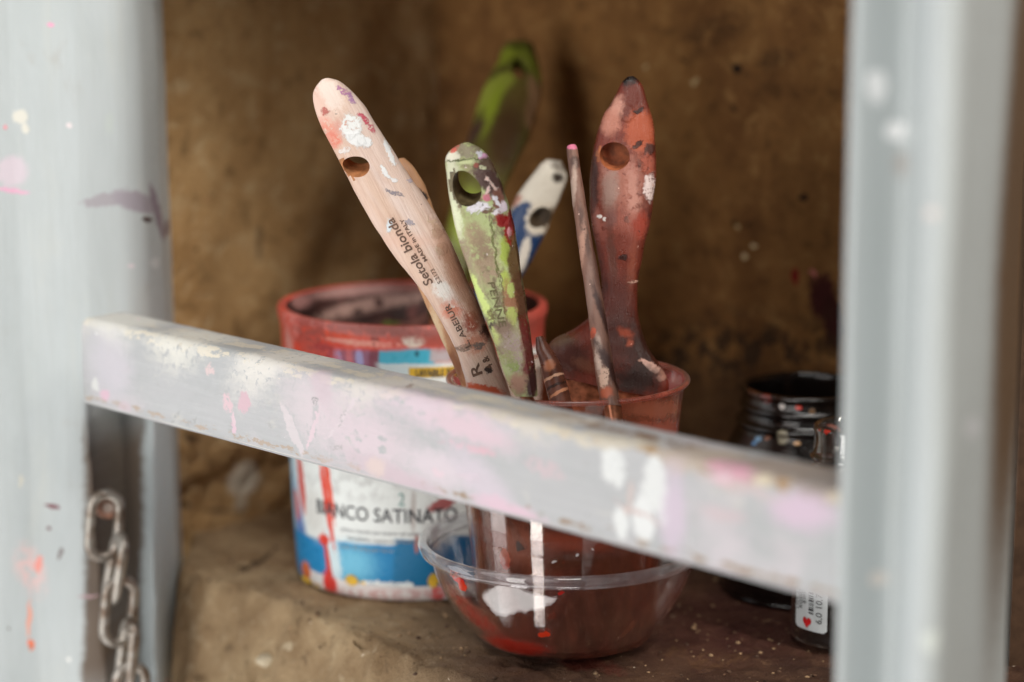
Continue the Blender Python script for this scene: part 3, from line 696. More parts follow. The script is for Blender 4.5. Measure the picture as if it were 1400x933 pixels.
mk = marks_uv(body, BMx, [
    # label field and its blue parts
    (560, 640, 310, 145, 0, LBL, {'soft': .04, 'rect': 1}),
    (402, 700, 8, 120, 0, C(150, 190, 214), {'soft': .5}), (413, 740, 6, 60, 0, C(96, 130, 190), {'soft': .4}),
    (440, 772, 62, 34, 8, BLU, {'soft': .1, 'rect': 1}), (540, 776, 90, 30, 0, BLU, {'soft': .06, 'rect': 1}), (600, 772, 60, 32, 0, C(10, 112, 160), {'soft': .06, 'rect': 1}), (660, 768, 60, 34, 0, C(8, 100, 150), {'soft': .08, 'rect': 1}), (480, 772, 28, 26, 0, C(110, 190, 222), {'soft': .7}), (455, 760, 9, 40, 0, C(210, 230, 236), {'soft': .4}),
    (560, 815, 190, 13, 0, C(232, 224, 222), {'soft': .06, 'rect': 1}),
    (452, 803, 9, 22, 0, C(220, 50, 44), {'soft': .2}), (598, 812, 10, 10, 0, C(224, 90, 90), {'soft': .3}), (418, 780, 6, 10, 0, C(214, 110, 60)),
    # upper label: purple streaks, turquoise band, white peak
    (470, 492, 54, 24, 4, C(150, 96, 122), {'soft': .2, 'rect': 1}), (447, 490, 5, 22, 0, C(120, 80, 130)), (462, 492, 5, 22, 0, C(170, 160, 205)), (492, 492, 5, 22, 0, C(166, 160, 205)), (478, 492, 5, 22, 0, C(200, 110, 120)), (512, 495, 8, 20, 0, C(128, 64, 80)),
    (556, 484, 38, 15, 0, C(70, 178, 206), {'soft': .07, 'rect': 1}), (570, 484, 3, 4, 0, C(40, 110, 130)), (560, 508, 44, 10, 0, C(204, 218, 222), {'soft': .15, 'rect': 1}), (602, 482, 14, 12, 0, C(190, 178, 182), {'soft': .2, 'rect': 1}),
    # red paint over rim and collar
    (400, 462, 40, 46, 5, C(212, 84, 66), {'soft': .25}), (480, 462, 60, 15, 3, RED, {'soft': .25, 'rect': 1}), (540, 464, 70, 13, 0, C(226, 96, 80), {'soft': .25, 'rect': 1}), (600, 460, 60, 14, 0, C(196, 92, 80), {'soft': .2, 'rect': 1}), (404, 455, 10, 30, 0, C(236, 70, 40), {'soft': .5}), (395, 470, 5, 20, 0, C(226, 150, 140), {'soft': .5}),
    (566, 466, 16, 9, 0, C(232, 220, 206), {'soft': .2}), (480, 468, 40, 3, 6, C(240, 170, 150), {'soft': .4}), (512, 462, 6, 12, 0, C(150, 60, 50), {'soft': .4}), (455, 455, 40, 6, 6, C(236, 90, 60), {'soft': .4}),
    (660, 450, 100, 30, 0, C(170, 84, 74), {'soft': .3}), (398, 425, 20, 14, 40, C(222, 86, 70), {'soft': .3}), (450, 445, 60, 8, 12, C(226, 120, 108), {'soft': .3}), (540, 450, 80, 6, 0, C(206, 110, 98), {'soft': .3}), (480, 392, 70, 10, -6, C(176, 130, 122), {'soft': .4}),
    (470, 447, 100, 10, 8, C(184, 112, 106), {'dry': .44, 'freq': 260., 'soft': .5}), (420, 455, 26, 20, 0, C(176, 80, 70), {'dry': .46, 'freq': 300., 'soft': .5}), (560, 452, 80, 8, 0, C(160, 96, 90), {'dry': .42, 'freq': 260., 'soft': .5}), (500, 470, 50, 5, 4, C(236, 150, 136), {'dry': .48, 'freq': 400.}), (395, 440, 10, 20, 10, C(226, 130, 120), {'dry': .48, 'freq': 400.}), (440, 480, 16, 10, 0, C(176, 60, 60), {'dry': .46, 'freq': 300.}),
    (480, 664, 70, 20, 0, C(206, 208, 206), {'soft': .7, 'dry': .5, 'freq': 200.}), (600, 720, 22, 30, 0, C(196, 196, 194), {'soft': .6, 'dry': .46, 'freq': 260.}), (520, 815, 80, 8, 0, C(214, 180, 178), {'dry': .48, 'freq': 260.}), (430, 700, 14, 30, 0, C(214, 214, 210), {'soft': .6}),
    # drips
    (447, 690, 3.5, 60, 0, C(222, 70, 50)), (448, 655, 3.5, 60, 0, C(226, 84, 60)), (443, 738, 7, 7, 0, C(222, 66, 48)), (449, 770, 3.2, 40, 1, C(206, 60, 48)), (412, 660, 4, 40, 6, C(206, 96, 90)), (406, 690, 3, 20, 4, C(206, 110, 104)),
    (565, 700, 4, 30, 0, C(196, 190, 186), {'soft': .5}), (570, 745, 3, 14, 0, C(170, 110, 104)), (605, 690, 20, 8, -20, C(170, 96, 96)), (595, 735, 5, 16, 0, C(160, 150, 150)),
])
body.data.materials.append(painted('bucket_plastic', C(196, 84, 72), mk, [(C(160, 72, 68), (40, 60), .4, .7, .5), (C(226, 150, 140), (60, 60), .55, .72, .5)], warp=(.0009, 300.), rough=.36, bstr=.35, speck=((C(170, 60, 60), 150., .12, .04),)))
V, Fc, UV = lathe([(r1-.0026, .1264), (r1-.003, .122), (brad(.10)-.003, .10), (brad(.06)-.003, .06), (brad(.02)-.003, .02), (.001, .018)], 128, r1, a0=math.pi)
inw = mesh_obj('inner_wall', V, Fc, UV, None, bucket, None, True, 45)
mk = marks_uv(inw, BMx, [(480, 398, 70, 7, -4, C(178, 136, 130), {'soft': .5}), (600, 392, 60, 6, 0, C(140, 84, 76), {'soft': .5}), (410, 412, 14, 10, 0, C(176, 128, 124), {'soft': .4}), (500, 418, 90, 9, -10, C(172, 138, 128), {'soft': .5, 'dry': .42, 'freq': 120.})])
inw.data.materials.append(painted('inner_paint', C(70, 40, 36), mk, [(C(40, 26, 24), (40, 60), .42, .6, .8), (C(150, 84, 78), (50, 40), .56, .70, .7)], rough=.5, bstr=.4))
# label writing wraps round the body
def hit_in(h, px, py, to=564):
    for k in range(60):
        g = h[0].ray_cast(CAM, ray(px+(to-px)*k/60, py).normalized())[0]
        if g is not None: return g
hb = hits(body, BMx)
def on_bucket(items, name, mat, off=.0004):
    V, Fc = [], []
    for txt, size, px, py, wpx, kw in items:
        loc, n, i, d = hb[0].ray_cast(CAM, ray(px, py).normalized())
        l = loc-BC; th0 = math.atan2(l.x, -l.y); z0 = l.z; k = -(loc-CAM).dot(CB)/F
        tv, tf = text_mesh(txt, size*k, **kw); mn, mx = min(v.x for v in tv), max(v.x for v in tv); sc = wpx*k/(mx-mn)
        o = len(V)
        for v in tv:
            z = z0+v.y; r = brad(z)+.0003+off; a = th0+(v.x-(mn+mx)/2)*sc/r
            V.append(Vector((r*math.sin(a), -r*math.cos(a), z)))
        Fc += [[q+o for q in f] for f in tf]
    return mesh_obj(name, V, Fc, None, None, body, mat, False)
ink = plain('label_ink', C(64, 64, 70), .5); grey_ink = plain('label_grey_ink', C(150, 152, 156), .5); yel = plain('label_yellow', C(228, 184, 60), .45); white = plain('label_white', C(226, 232, 236), .45); tealink = plain('label_green_ink', C(130, 170, 164), .5)
on_bucket([('BIANCO SATINATO', 29, 520, 706, 214, {'bold': .00005})], 'lettering', ink)
on_bucket([('pittura murale per interni ed esterni', 9, 520, 729, 120, {}), ('lavabile opaca inodore', 9, 526, 740, 110, {}), ('resa 10 mq per litro', 8, 500, 751, 80, {})], 'small_lettering', grey_ink)
on_bucket([('2', 26, 549, 684, 9, {})], 'numeral', tealink)
on_bucket([('professionale', 11, 530, 798, 72, {'bold': .0002})], 'white_lettering', white, .0005)
on_bucket([('qualita', 10, 435, 790, 26, {'bold': .0002})], 'white_lettering', white, .0005)
def on_patch(px0, py0, px1, py1, name, mat, off=.0005, shape=None):
    a = hit_in(hb, px0, py0)-BC; b = hit_in(hb, px1, py1)-BC
    t0, t1 = math.atan2(a.x, -a.y), math.atan2(b.x, -b.y); V, Fc = [], []
    n = 16
    for i in range(n+1):
        u = i/n
        lo, hi = (0, 1) if shape is None else shape(u)
        for q in (lo, hi):
            z = a.z+(b.z-a.z)*q; r = brad(z)+.0003+off; th = t0+(t1-t0)*u; V.append(Vector((r*math.sin(th), -r*math.cos(th), z)))
        if i: Fc.append((2*i-2, 2*i, 2*i+1, 2*i-1))
    return mesh_obj(name, V, Fc, None, None, body, mat, False)
on_patch(559, 503, 655, 519, 'yellow_label', yel)
on_bucket([('LAVABILE SUPER', 15, 602, 510, 68, {'bold': .0001})], 'label_lettering', ink, .0008)
for x0, x1 in ((472, 500), (584, 606), (414, 424)):
    on_patch(x0, 784, x1, 804, 'fish_emblem', yel, .0006, lambda u: (.5-.5*math.sin(min(1, u*1.45)*math.pi)**.7-.25*max(0, u-.7), .5+.42*math.sin(min(1, u*1.45)*math.pi)**.7+.9*max(0, u-.7)))
# dried paint inside
V, Fc, UV = lathe([(.0005, .0), (.012, .001), (.024, .0005), (.036, .002), (.047, .004), (.0555, .010)], 64, .05, lambda r, z, th: (r, .104+z*.6+noise.fractal(Vector((r*math.sin(th)*60, r*math.cos(th)*60, 1)), .8, 2.1, 4)*.006+r*math.sin(th)*-.04))
crust = mesh_obj('dried_paint', V, Fc, UV, None, bucket, None, True, 60)
mk = marks_uv(crust, BMx, [(490, 432, 60, 9, -12, C(196, 166, 156), {'soft': .4}), (560, 425, 30, 6, -20, C(60, 40, 36)), (530, 441, 14, 4, 0, C(90, 110, 40))])
crust.data.materials.append(painted('dried_paint_skin', C(116, 78, 70), mk, [(C(52, 34, 30), (50, 50), .42, .6, .9), (C(180, 140, 132), (60, 40), .58, .7, .7)], rough=.4))

# ------------------------------------------------------------------ clear bowl with the cup inside
BW = Vector((.0212, .985, .0016)); BWM = Matrix.Translation(BW)
bowl = empty('plastic_bowl', BWM, 'clear shallow plastic bowl with red paint stains, holding the cup of brushes', 'bowl')
out = [(.0005, 0), (.020, 0), (.030, .0004), (.0345, .0022), (.0395, .0068), (.0445, .0128), (.0488, .0194), (.0525, .0268), (.0552, .0340), (.0565, .0385)]
def smooth_prof(p, n=4): return [tuple(q) for q in catmull(p, n)]
o2 = smooth_prof(out)
inn = [(r-.0007 if r > .004 else r, z+.0008) for r, z in reversed(o2)]
V, Fc, UV = lathe(o2+[(.0562, .0392)]+inn, 128, .05)
bw = mesh_obj('bowl_body', V, Fc, UV, None, bowl, None, True, 60)
mk = marks_uv(bw, BWM, [(628, 795, 9, 6, 40, C(226, 50, 26)), (632, 803, 6, 5, 0, C(236, 66, 30)), (640, 835, 26, 12, 55, C(190, 70, 60), {'soft': .7, 'dry': .45, 'freq': 400., 'cover': .6}), (655, 850, 22, 10, 50, C(170, 40, 30), {'soft': .6, 'dry': .48, 'freq': 500., 'cover': .6}), (744, 868, 10, 4, -18, C(230, 60, 26), {'cover': .95}), (767, 811, 4, 3.5, 0, C(190, 40, 34)),
    (620, 785, 10, 6, 20, C(206, 130, 120), {'dry': .5, 'freq': 700.}), (700, 885, 40, 8, 10, C(180, 40, 26), {'soft': .4, 'cover': .7}), (860, 860, 4, 12, 10, C(150, 84, 60), {'soft': .5, 'cover': .6}), (905, 850, 30, 30, 0, C(150, 50, 36), {'soft': .9, 'dry': .4, 'freq': 200., 'cover': .4}), (925, 815, 14, 14, 0, C(160, 80, 60), {'soft': .8, 'cover': .4})])
bw.data.materials.append(thin_clear('clear_plastic', (.975, .97, .97, 1), .7, C(160, 96, 84), mk, .06, .015, .012, ior=1.95, warp=(.002, 420.)))
rim = [(.0560, .0380), (.0572, .0384), (.0590, .0388), (.0602, .0398), (.0608, .0414), (.0607, .0430), (.0599, .0441), (.0586, .0445), (.0574, .0441), (.0566, .0430), (.0558, .0410), (.0553, .0388), (.0560, .0380)]
V, Fc, UV = lathe(smooth_prof(rim, 2), 128, .06)
rm = mesh_obj('rim', V, Fc, UV, None, bowl, None, True, 70)
rm.data.materials.append(thin_clear('clear_plastic_rim', (.95, .95, .96, 1), 1.3, C(224, 218, 222), (), .16, .06, .06, (.002, 400.)))
V, Fc, UV = lathe(smooth_prof([(.0005, .0013), (.015, .0013), (.026, .0014), (.030, .0018), (.0335, .0032)], 3), 96, .05, lambda r, z, th: (r*(1 if r < .03 else 1+.035*noise.noise(Vector((3*math.sin(th), 3*math.cos(th), 0)))), z))
res = mesh_obj('paint_residue', V, Fc, UV, None, bowl, None, True, 60)
res.data.materials.append(painted('wet_red_residue', C(130, 40, 26), (), [(C(70, 34, 24), (60, 60), .38, .58, .9), (C(206, 60, 34), (120, 120), .58, .7, .7)], rough=.2, bstr=.1))

CP = Vector((.0232, .985, .0042)); CPM = Matrix.Translation(CP)
cup = empty('plastic_cup', CPM, 'paint stained translucent plastic cup of dirty water with brushes, standing in the bowl', 'cup')
CH = .1105; cr0, cr1 = .0365, .0488
def crad(z): return cr0+(cr1-cr0)*z/CH
out = [(.0005, .0008), (.032, .0008), (.0352, .0), (.0365, .002)]+[(crad(CH*k/14), CH*k/14) for k in range(1, 14)]
out += [(crad(CH*.955)+.0004, CH*.955), (crad(CH)+.0004, CH-.0022), (crad(CH)+.0009, CH-.0008), (crad(CH)+.0005, CH), (crad(CH)-.0005, CH), (crad(CH)-.0009, CH-.0012)]
inn = [(crad(CH*k/14)-.0010, CH*k/14+.0006) for k in range(13, 0, -1)]+[(.0352, .0018), (.0005, .0018)]
V, Fc, UV = lathe(out+inn, 128, cr1)
cb = mesh_obj('cup_body', V, Fc, UV, None, cup, None, True, 50)
mk = marks_uv(cb, CPM, [(640, 735, 6, 34, 8, C(150, 14, 16), {'cover': .95}), (634, 715, 6, 20, 0, C(150, 14, 16), {'cover': .95}), (690, 765, 7, 16, 5, C(170, 50, 40), {'cover': .8}), (795, 745, 60, 14, 5, C(190, 92, 66), {'soft': .6, 'cover': .55}), (770, 770, 60, 12, 0, C(120, 70, 50), {'soft': .6, 'cover': .5}),
    (925, 525, 20, 16, 0, C(236, 130, 134), {'soft': .5, 'cover': .85}), (900, 560, 60, 12, 0, C(216, 132, 104), {'soft': .6, 'cover': .7}), (905, 590, 50, 16, 0, C(214, 124, 104), {'soft': .6, 'cover': .75}), (700, 745, 34, 26, 0, C(214, 140, 116), {'soft': .8, 'cover': .4}), (626, 520, 10, 6, 0, C(234, 100, 100), {'cover': .9}), (800, 575, 70, 10, 3, C(110, 70, 40), {'soft': .6, 'cover': .7}), (790, 760, 2, 2, 0, C(240, 240, 240)), (812, 752, 2, 2, 0, C(240, 240, 240)), (757, 769, 3, 2, 0, C(240, 240, 240))])
cb.data.materials.append(thin_clear('stained_cup_plastic', (.93, .85, .80, 1), .7, C(200, 106, 84), mk, .28, .05, .05, (.003, 300.), .6, 1.7, C(136, 74, 56)))
V, Fc, UV = lathe([(crad(CH)+.0009+.0011*math.cos(R(a)), CH-.0004+.0011*math.sin(R(a))) for a in range(0, 361, 30)], 128, cr1)
cr_ = mesh_obj('rim', V, Fc, UV, None, cup, None, True, 80)
cr_.data.materials.append(thin_clear('cup_rim_plastic', (.95, .82, .78, 1), .9, C(232, 132, 112), (), .5, .35, .08, (.002, 400.), .6, 1.6, C(196, 96, 72)))
lz = .084
V, Fc, UV = lathe([(.0005, .0022), (.0345, .0022)]+[(crad(lz*k/8)-.0016, lz*k/8) for k in range(1, 9)]+[(crad(lz)-.003, lz-.0004), (.0005, lz-.0005)], 96, .045)
lq = mesh_obj('dirty_water', V, Fc, UV, None, cup, None, True, 50)
t = NT('dirty_water'); v = t.uv()
c = t.mix(t.ramp(t.noise(t.scale(v, (1, .5, 1)), 70., 5, .6), .35, .7), C(62, 44, 36), C(110, 76, 60))
c = t.mix(t.math('MULTIPLY', t.ramp(t.noise(v, 45., 4, .6, off=5.), .5, .7), .8), c, C(46, 26, 22))
lq.data.materials.append(t.surf(t.principled(c, .12, None, 0, 0, .5)))

# ------------------------------------------------------------------ brushes
stamp = plain('stamp_ink', C(104, 78, 64), .6); copper = plain('dull_copper', C(150, 92, 66), .35, .7, .4, 300.); hair = plain('bristle', C(52, 34, 28), .8, 0, .5, 900.)
def brush(name, label, st, d_tip, d_base, prof=SUPER, turn=0.0, group='paint brushes standing in the cup', wob=.00028, deep=.065, fw=.8, tuft=True):
    a, b = st[0], st[-1]
    tip = at((a[0]+a[2])/2, (a[1]+a[3])/2, d_tip); base = at((b[0]+b[2])/2, (b[1]+b[3])/2, d_base)
    M = frame(base, tip, turn)
    root = empty(name, M, label, 'paintbrush', group)
    V, Fc, UV, loc = handle_mesh(M, st, prof, wob=wob)
    h = mesh_obj('handle', V, Fc, UV, None, root, None, True, 38)
    if tuft:
        l, r = loc(b[0], b[1]), loc(b[2], b[3]); w = (r-l).length/2*fw; tk = b[4]*.001*.9; cx = (l.x+r.x)/2; yb = (l.y+r.y)/2
        for nm, y0, y1, s0, s1, mt in (('ferrule', .002, -.018, 1.0, 1.0, copper), ('bristles', -.0175, -deep, .94, .8, hair)):
            V, Fc = [], []
            rows = 5
            for i in range(rows+1):
                q = i/rows; s = s0+(s1-s0)*q
                for u, v in ROUND: V.append(Vector((cx+w*s*u, yb+y0+(y1-y0)*q, tk*s*v)))
                if i:
                    for j in range(28): Fc.append(((i-1)*28+j, i*28+j, i*28+(j+1) % 28, (i-1)*28+(j+1) % 28))
            Fc += [tuple(range(28)), tuple(rows*28+j for j in range(28))]
            mesh_obj(nm, V, Fc, None, None, root, mt, True, 50)
    return root, h, loc, M
WOOD = C(226, 182, 150); CUPG = 'paint brushes standing in the cup'; BKG = 'paint brushes standing in the bucket'
# pale wooden flat brush
st = [(439, 110, 448, 107, 1.4), (431, 120, 463, 111, 3.0), (428, 133, 480, 124, 4.0), (434, 160, 497, 143, 4.6), (449, 192, 513, 168, 5.0), (467, 227, 531, 196, 5.0), (487, 266, 553, 230, 5.0), (503, 296, 573, 259, 5.0), (520, 322, 592, 287, 5.0), (536, 347, 610, 318, 5.0),
      (553, 368, 626, 352, 5.0), (570, 389, 638, 382, 5.2), (590, 418, 652, 409, 5.4), (608, 449, 664, 441, 5.6), (623, 477, 676, 475, 5.8), (632, 505, 686, 505, 5.8), (637, 523, 697, 535, 5.8), (640, 545, 706, 560, 5.6)]
root, h, loc, M = brush('paintbrush', 'pale bare wooden brush with printed writing and white paint patches, leaning left in the cup', st, .978, .985)
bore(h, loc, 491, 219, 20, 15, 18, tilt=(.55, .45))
mk = marks_uv(h, M, [
    (452, 128, 14, 26, -25, C(242, 222, 210), {'soft': .4}), (440, 152, 10, 22, -25, C(232, 196, 180), {'soft': .5}), (444, 153, 6, 6, 0, C(190, 110, 100), {'dry': .45, 'freq': 900.}), (470, 125, 12, 4, 40, C(190, 130, 170), {'dry': .45, 'freq': 1000.}), (480, 135, 9, 4, 55, C(176, 130, 170), {'dry': .45, 'freq': 1000.}), (498, 163, 11, 4, 50, C(200, 84, 100), {'dry': .4, 'freq': 1000.}), (508, 176, 9, 4, 55, C(206, 110, 120), {'dry': .45, 'freq': 1000.}),
    (448, 180, 10, 18, -25, C(230, 150, 130), {'soft': .6, 'dry': .4, 'freq': 300.}), (458, 190, 8, 10, 0, C(226, 130, 110), {'soft': .6, 'dry': .45, 'freq': 400.}), (470, 175, 14, 10, 0, C(226, 150, 136), {'soft': .7, 'a': .6}),
    (480, 172, 15, 17, 0, WH, {'dry': .40, 'freq': 500., 'h': .8}), (486, 190, 15, 10, 30, C(244, 244, 246), {'dry': .36, 'freq': 500., 'h': .8}), (500, 195, 9, 7, -20, C(248, 248, 250), {'h': 1.2}), (471, 206, 7, 4, 0, C(240, 230, 226), {'dry': .4, 'freq': 900.}),
    (533, 210, 4, 19, -22, C(248, 248, 248), {'h': 1.}), (527, 236, 3.5, 12, -35, C(246, 244, 244), {'h': 1.}), (538, 247, 6, 2.5, 30, C(240, 236, 236)), (540, 264, 13, 3, 18, C(150, 140, 146), {'dry': .42, 'freq': 900.}), (561, 305, 7, 3, 15, C(170, 160, 168), {'dry': .42, 'freq': 900.}), (561, 247, 4, 3, 0, C(196, 180, 186)),
    (532, 309, 5, 9, 5, C(226, 234, 240), {'h': .6}), (598, 315, 8, 11, 0, C(212, 188, 166), {'dry': .42, 'freq': 600., 'h': 1.}), (604, 340, 8, 8, 0, C(206, 184, 162), {'dry': .44, 'freq': 600., 'h': 1.}), (590, 300, 5, 8, -30, C(220, 196, 172), {'dry': .46, 'freq': 600.}),
    (605, 397, 11, 16, -35, C(240, 232, 226), {'dry': .36, 'freq': 700., 'soft': .4}), (622, 415, 9, 16, -35, C(232, 214, 206), {'dry': .42, 'freq': 700., 'soft': .4}), (618, 425, 14, 12, 0, C(222, 140, 116), {'soft': .6, 'dry': .42, 'freq': 500.}), (645, 440, 12, 16, 0, C(160, 74, 54), {'soft': .5, 'dry': .40, 'freq': 500.}), (655, 430, 10, 30, -20, C(120, 70, 50), {'soft': .5, 'a': .7}), (665, 455, 9, 12, 0, C(70, 40, 32), {'soft': .3, 'dry': .4, 'freq': 700.}), (650, 470, 16, 14, 0, C(206, 140, 116), {'soft': .6, 'dry': .4, 'freq': 500.}),
    (635, 475, 14, 4, -10, C(150, 124, 110), {'dry': .44, 'freq': 900.}), (655, 473, 9, 4, -10, C(130, 112, 104), {'dry': .42, 'freq': 900.}), (667, 506, 6, 5.5, 0, C(62, 46, 40)), (660, 535, 30, 9, 12, C(206, 96, 62), {'soft': .25}), (625, 380, 12, 60, -22, C(170, 116, 86), {'soft': .6, 'a': .7}), (610, 340, 9, 46, -25, C(176, 124, 94), {'soft': .6, 'a': .6}), (560, 330, 40, 10, 0, C(230, 186, 166), {'soft': .8, 'a': .5}),  # soft brown streaks along the right edge paint in a cast shadow
])
h.data.materials.append(painted('pale_wood', C(226, 194, 174), mk, [(C(234, 214, 206), (60, 14), .40, .7, .8), (C(190, 136, 108), (90, 16), .52, .75, .5), (C(210, 146, 132), (70, 40), .58, .75, .6), (C(236, 226, 220), (160, 60), .62, .70, .6)], crust=.7, warp=(.0020, 900.), rough=.55, grain=(C(180, 128, 100), (900, 40), .3), bstr=.5, speck=((C(110, 70, 60), 420., .12, .04), (C(244, 240, 238), 380., .14, .035))))
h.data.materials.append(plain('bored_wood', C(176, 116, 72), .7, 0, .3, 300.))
letters_on(h, loc, [('Setola bionda', 17.5, 588, 389, 533, 300, {'bold': .00009, 'shear': .1}), ('MADE in ITALY', 7.6, 583, 357, 549, 300, {'bold': .00003}), ('S.2173', 8, 602, 387, 591, 368, {}),
    ('L. ABEIUR', 11.5, 641, 474, 611, 416, {'bold': .00004}), ('R', 20, 654, 512, 648, 497, {'bold': .0001}), ('4 &', 13, 671, 503, 662, 487, {'bold': .0001})], 'lettering', stamp)
# second wooden brush behind it
st = [(541, 220, 553, 217, 1.6), (533, 232, 566, 229, 3.2), (530, 255, 580, 252, 4.0), (537, 290, 593, 284, 4.4), (547, 325, 606, 316, 4.6), (560, 362, 618, 352, 4.6), (573, 396, 627, 388, 4.6), (589, 432, 634, 428, 4.8), (606, 470, 640, 468, 5), (620, 500, 648, 500, 5), (630, 524, 655, 524, 5), (636, 545, 664, 545, 5)]
root, h, loc, M = brush('paintbrush', 'plain tan wooden brush mostly hidden behind the pale printed one', st, 1.005, .992)
mk = marks_uv(h, M, [(577, 268, 7, 9, -30, C(46, 30, 26)), (570, 262, 5, 5, 0, C(120, 80, 60)), (600, 455, 5, 40, -26, C(226, 196, 158), {'soft': .5}), (622, 500, 8, 24, -20, C(150, 96, 64), {'soft': .5})])
h.data.materials.append(painted('tan_wood', C(206, 158, 118), mk, [(C(180, 124, 86), (80, 14), .45, .7, .6)], rough=.5, grain=(C(160, 106, 72), (600, 40), .4), bstr=.25))
# green brush in front
GP = facet_profile([(1.0, .05), (.92, .55), (.50, 1.0), (-.62, 1.0), (-.94, .6), (-1.0, 0), (-.9, -.75), (-.5, -1), (.5, -1), (.9, -.7)], 4)
st = [(630, 197, 640, 195, 2.2), (616, 205, 656, 202, 4.0), (609, 217, 668, 214, 5.0), (610, 240, 680, 236, 5.6), (614, 268, 689, 260, 6.0), (619, 297, 698, 288, 6.2), (628, 332, 706, 324, 6.3), (640, 368, 711, 362, 6.4), (653, 408, 718, 402, 6.4), (667, 447, 723, 440, 6.3), (680, 484, 729, 480, 6.0), (691, 515, 733, 512, 5.6), (698, 533, 735, 533, 5.0), (704, 541, 735, 541, 4.2)]
root, h, loc, M = brush('paintbrush', 'lime green plastic handled brush smeared with brown, white and red paint, upright in front', st, .948, .958, GP, deep=.028, fw=.6)
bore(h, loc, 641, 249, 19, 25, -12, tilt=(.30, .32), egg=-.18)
LG = C(190, 206, 128); BRN = C(104, 74, 58)
mk = marks_uv(h, M, [
    (618, 250, 10, 40, -4, C(206, 206, 176), {'soft': .4}), (620, 213, 14, 8, -30, C(222, 216, 196)), (622, 203, 9, 4, -35, C(214, 110, 96)), (640, 207, 16, 9, 10, C(150, 140, 116), {'dry': .4, 'freq': 600.}), (661, 216, 6, 5, 20, C(226, 170, 206), {'h': 1.2}), (656, 210, 4, 3.5, 0, C(230, 226, 236)),
    (640, 219, 32, 1.6, -4, C(92, 100, 60)), (645, 222, 18, 3, -4, C(206, 212, 160)), (662, 240, 14, 22, -25, C(84, 58, 50), {'soft': .3}), (676, 255, 12, 30, -22, C(76, 48, 42), {'soft': .3}), (668, 225, 12, 8, 30, C(100, 78, 62), {'soft': .3}), (682, 275, 9, 18, -16, C(130, 84, 70)), (660, 230, 5, 3, 20, C(206, 206, 170), {'dry': .42, 'freq': 900.}), (651, 226, 4, 4, 0, C(150, 80, 66)), (671, 250, 2, 14, -35, C(226, 196, 186), {'dry': .4, 'freq': 900.}), (667, 262, 2, 10, 20, C(226, 196, 190)),
    (640, 276, 20, 3.5, 10, C(60, 52, 44)), (655, 284, 16, 8, -10, C(238, 232, 240), {'dry': .40, 'freq': 700., 'h': 1.}), (665, 270, 6, 4, 0, C(206, 120, 136)), (678, 275, 3, 10, -30, C(240, 234, 242)), (688, 283, 6, 7, 0, C(240, 222, 234), {'dry': .38, 'freq': 800., 'h': 1.}), (681, 290, 8, 5, -20, C(236, 228, 234), {'dry': .40, 'freq': 900.}), (670, 288, 10, 4, -20, C(120, 90, 70), {'dry': .44, 'freq': 800.}),
    (622, 300, 8, 30, -10, C(222, 226, 190), {'soft': .4, 'dry': .35, 'freq': 500.}), (688, 302, 12, 10, 10, C(150, 18, 18), {'h': 1.2}), (697, 322, 7, 20, -4, C(156, 20, 18), {'h': 1.2}), (700, 300, 5, 16, -10, C(130, 20, 20)), (697, 318, 2, 6, 0, C(220, 150, 160)),
    (648, 320, 12, 18, -10, C(170, 150, 118), {'soft': .5, 'dry': .42, 'freq': 400.}), (660, 345, 20, 26, -10, C(154, 130, 104), {'soft': .6, 'dry': .44, 'freq': 350.}), (636, 345, 6, 24, -14, C(160, 140, 116), {'soft': .5, 'dry': .45, 'freq': 500.}), (668, 372, 14, 18, -12, C(170, 146, 120), {'soft': .5, 'dry': .45, 'freq': 400.}), (690, 345, 6, 20, -6, C(176, 192, 84), {'soft': .3}), (692, 385, 6, 16, -6, C(180, 196, 90), {'soft': .3}), (676, 340, 1.4, 50, -8, C(110, 112, 60)), (690, 420, 1.4, 50, -8, C(110, 100, 60)),
    (704, 360, 9, 40, -6, C(112, 84, 48), {'soft': .3}), (711, 410, 9, 40, -8, C(104, 66, 42), {'soft': .3}), (698, 410, 9, 26, -8, C(160, 110, 78), {'soft': .4, 'dry': .42, 'freq': 400.}), (700, 434, 8, 14, -6, C(182, 190, 100)), (699, 398, 5, 10, -6, C(186, 196, 110)),
    (658, 408, 5, 36, -22, C(206, 222, 134), {'soft': .3}), (676, 447, 8, 6, 10, C(74, 62, 48), {'dry': .42, 'freq': 900.}), (672, 432, 5, 9, -10, C(120, 110, 70), {'dry': .45, 'freq': 900.}), (679, 460, 5, 13, -15, C(204, 218, 130)), (690, 450, 12, 14, 0, C(134, 112, 92), {'soft': .4, 'dry': .38, 'freq': 500.}),
    (700, 470, 14, 14, -10, C(196, 176, 176), {'soft': .5, 'dry': .46, 'freq': 1100.}), (702, 490, 12, 20, -10, C(184, 160, 158), {'soft': .5, 'dry': .47, 'freq': 1200.}), (718, 455, 7, 22, -8, C(132, 36, 32), {'soft': .4, 'dry': .38, 'freq': 900.}), (723, 490, 9, 34, -6, C(112, 40, 36), {'soft': .4, 'dry': .38, 'freq': 900.}), (694, 488, 9, 11, -10, C(168, 180, 110), {'soft': .5, 'dry': .46, 'freq': 600.}), (701, 500, 9, 9, 0, C(150, 170, 96), {'dry': .46, 'freq': 700.}), (708, 525, 14, 14, 0, C(170, 128, 108), {'soft': .5}), (728, 525, 8, 26, -3, C(70, 36, 34), {'soft': .4}), (695, 470, 20, 30, -10, C(150, 122, 108), {'soft': .6, 'a': .5}),
])
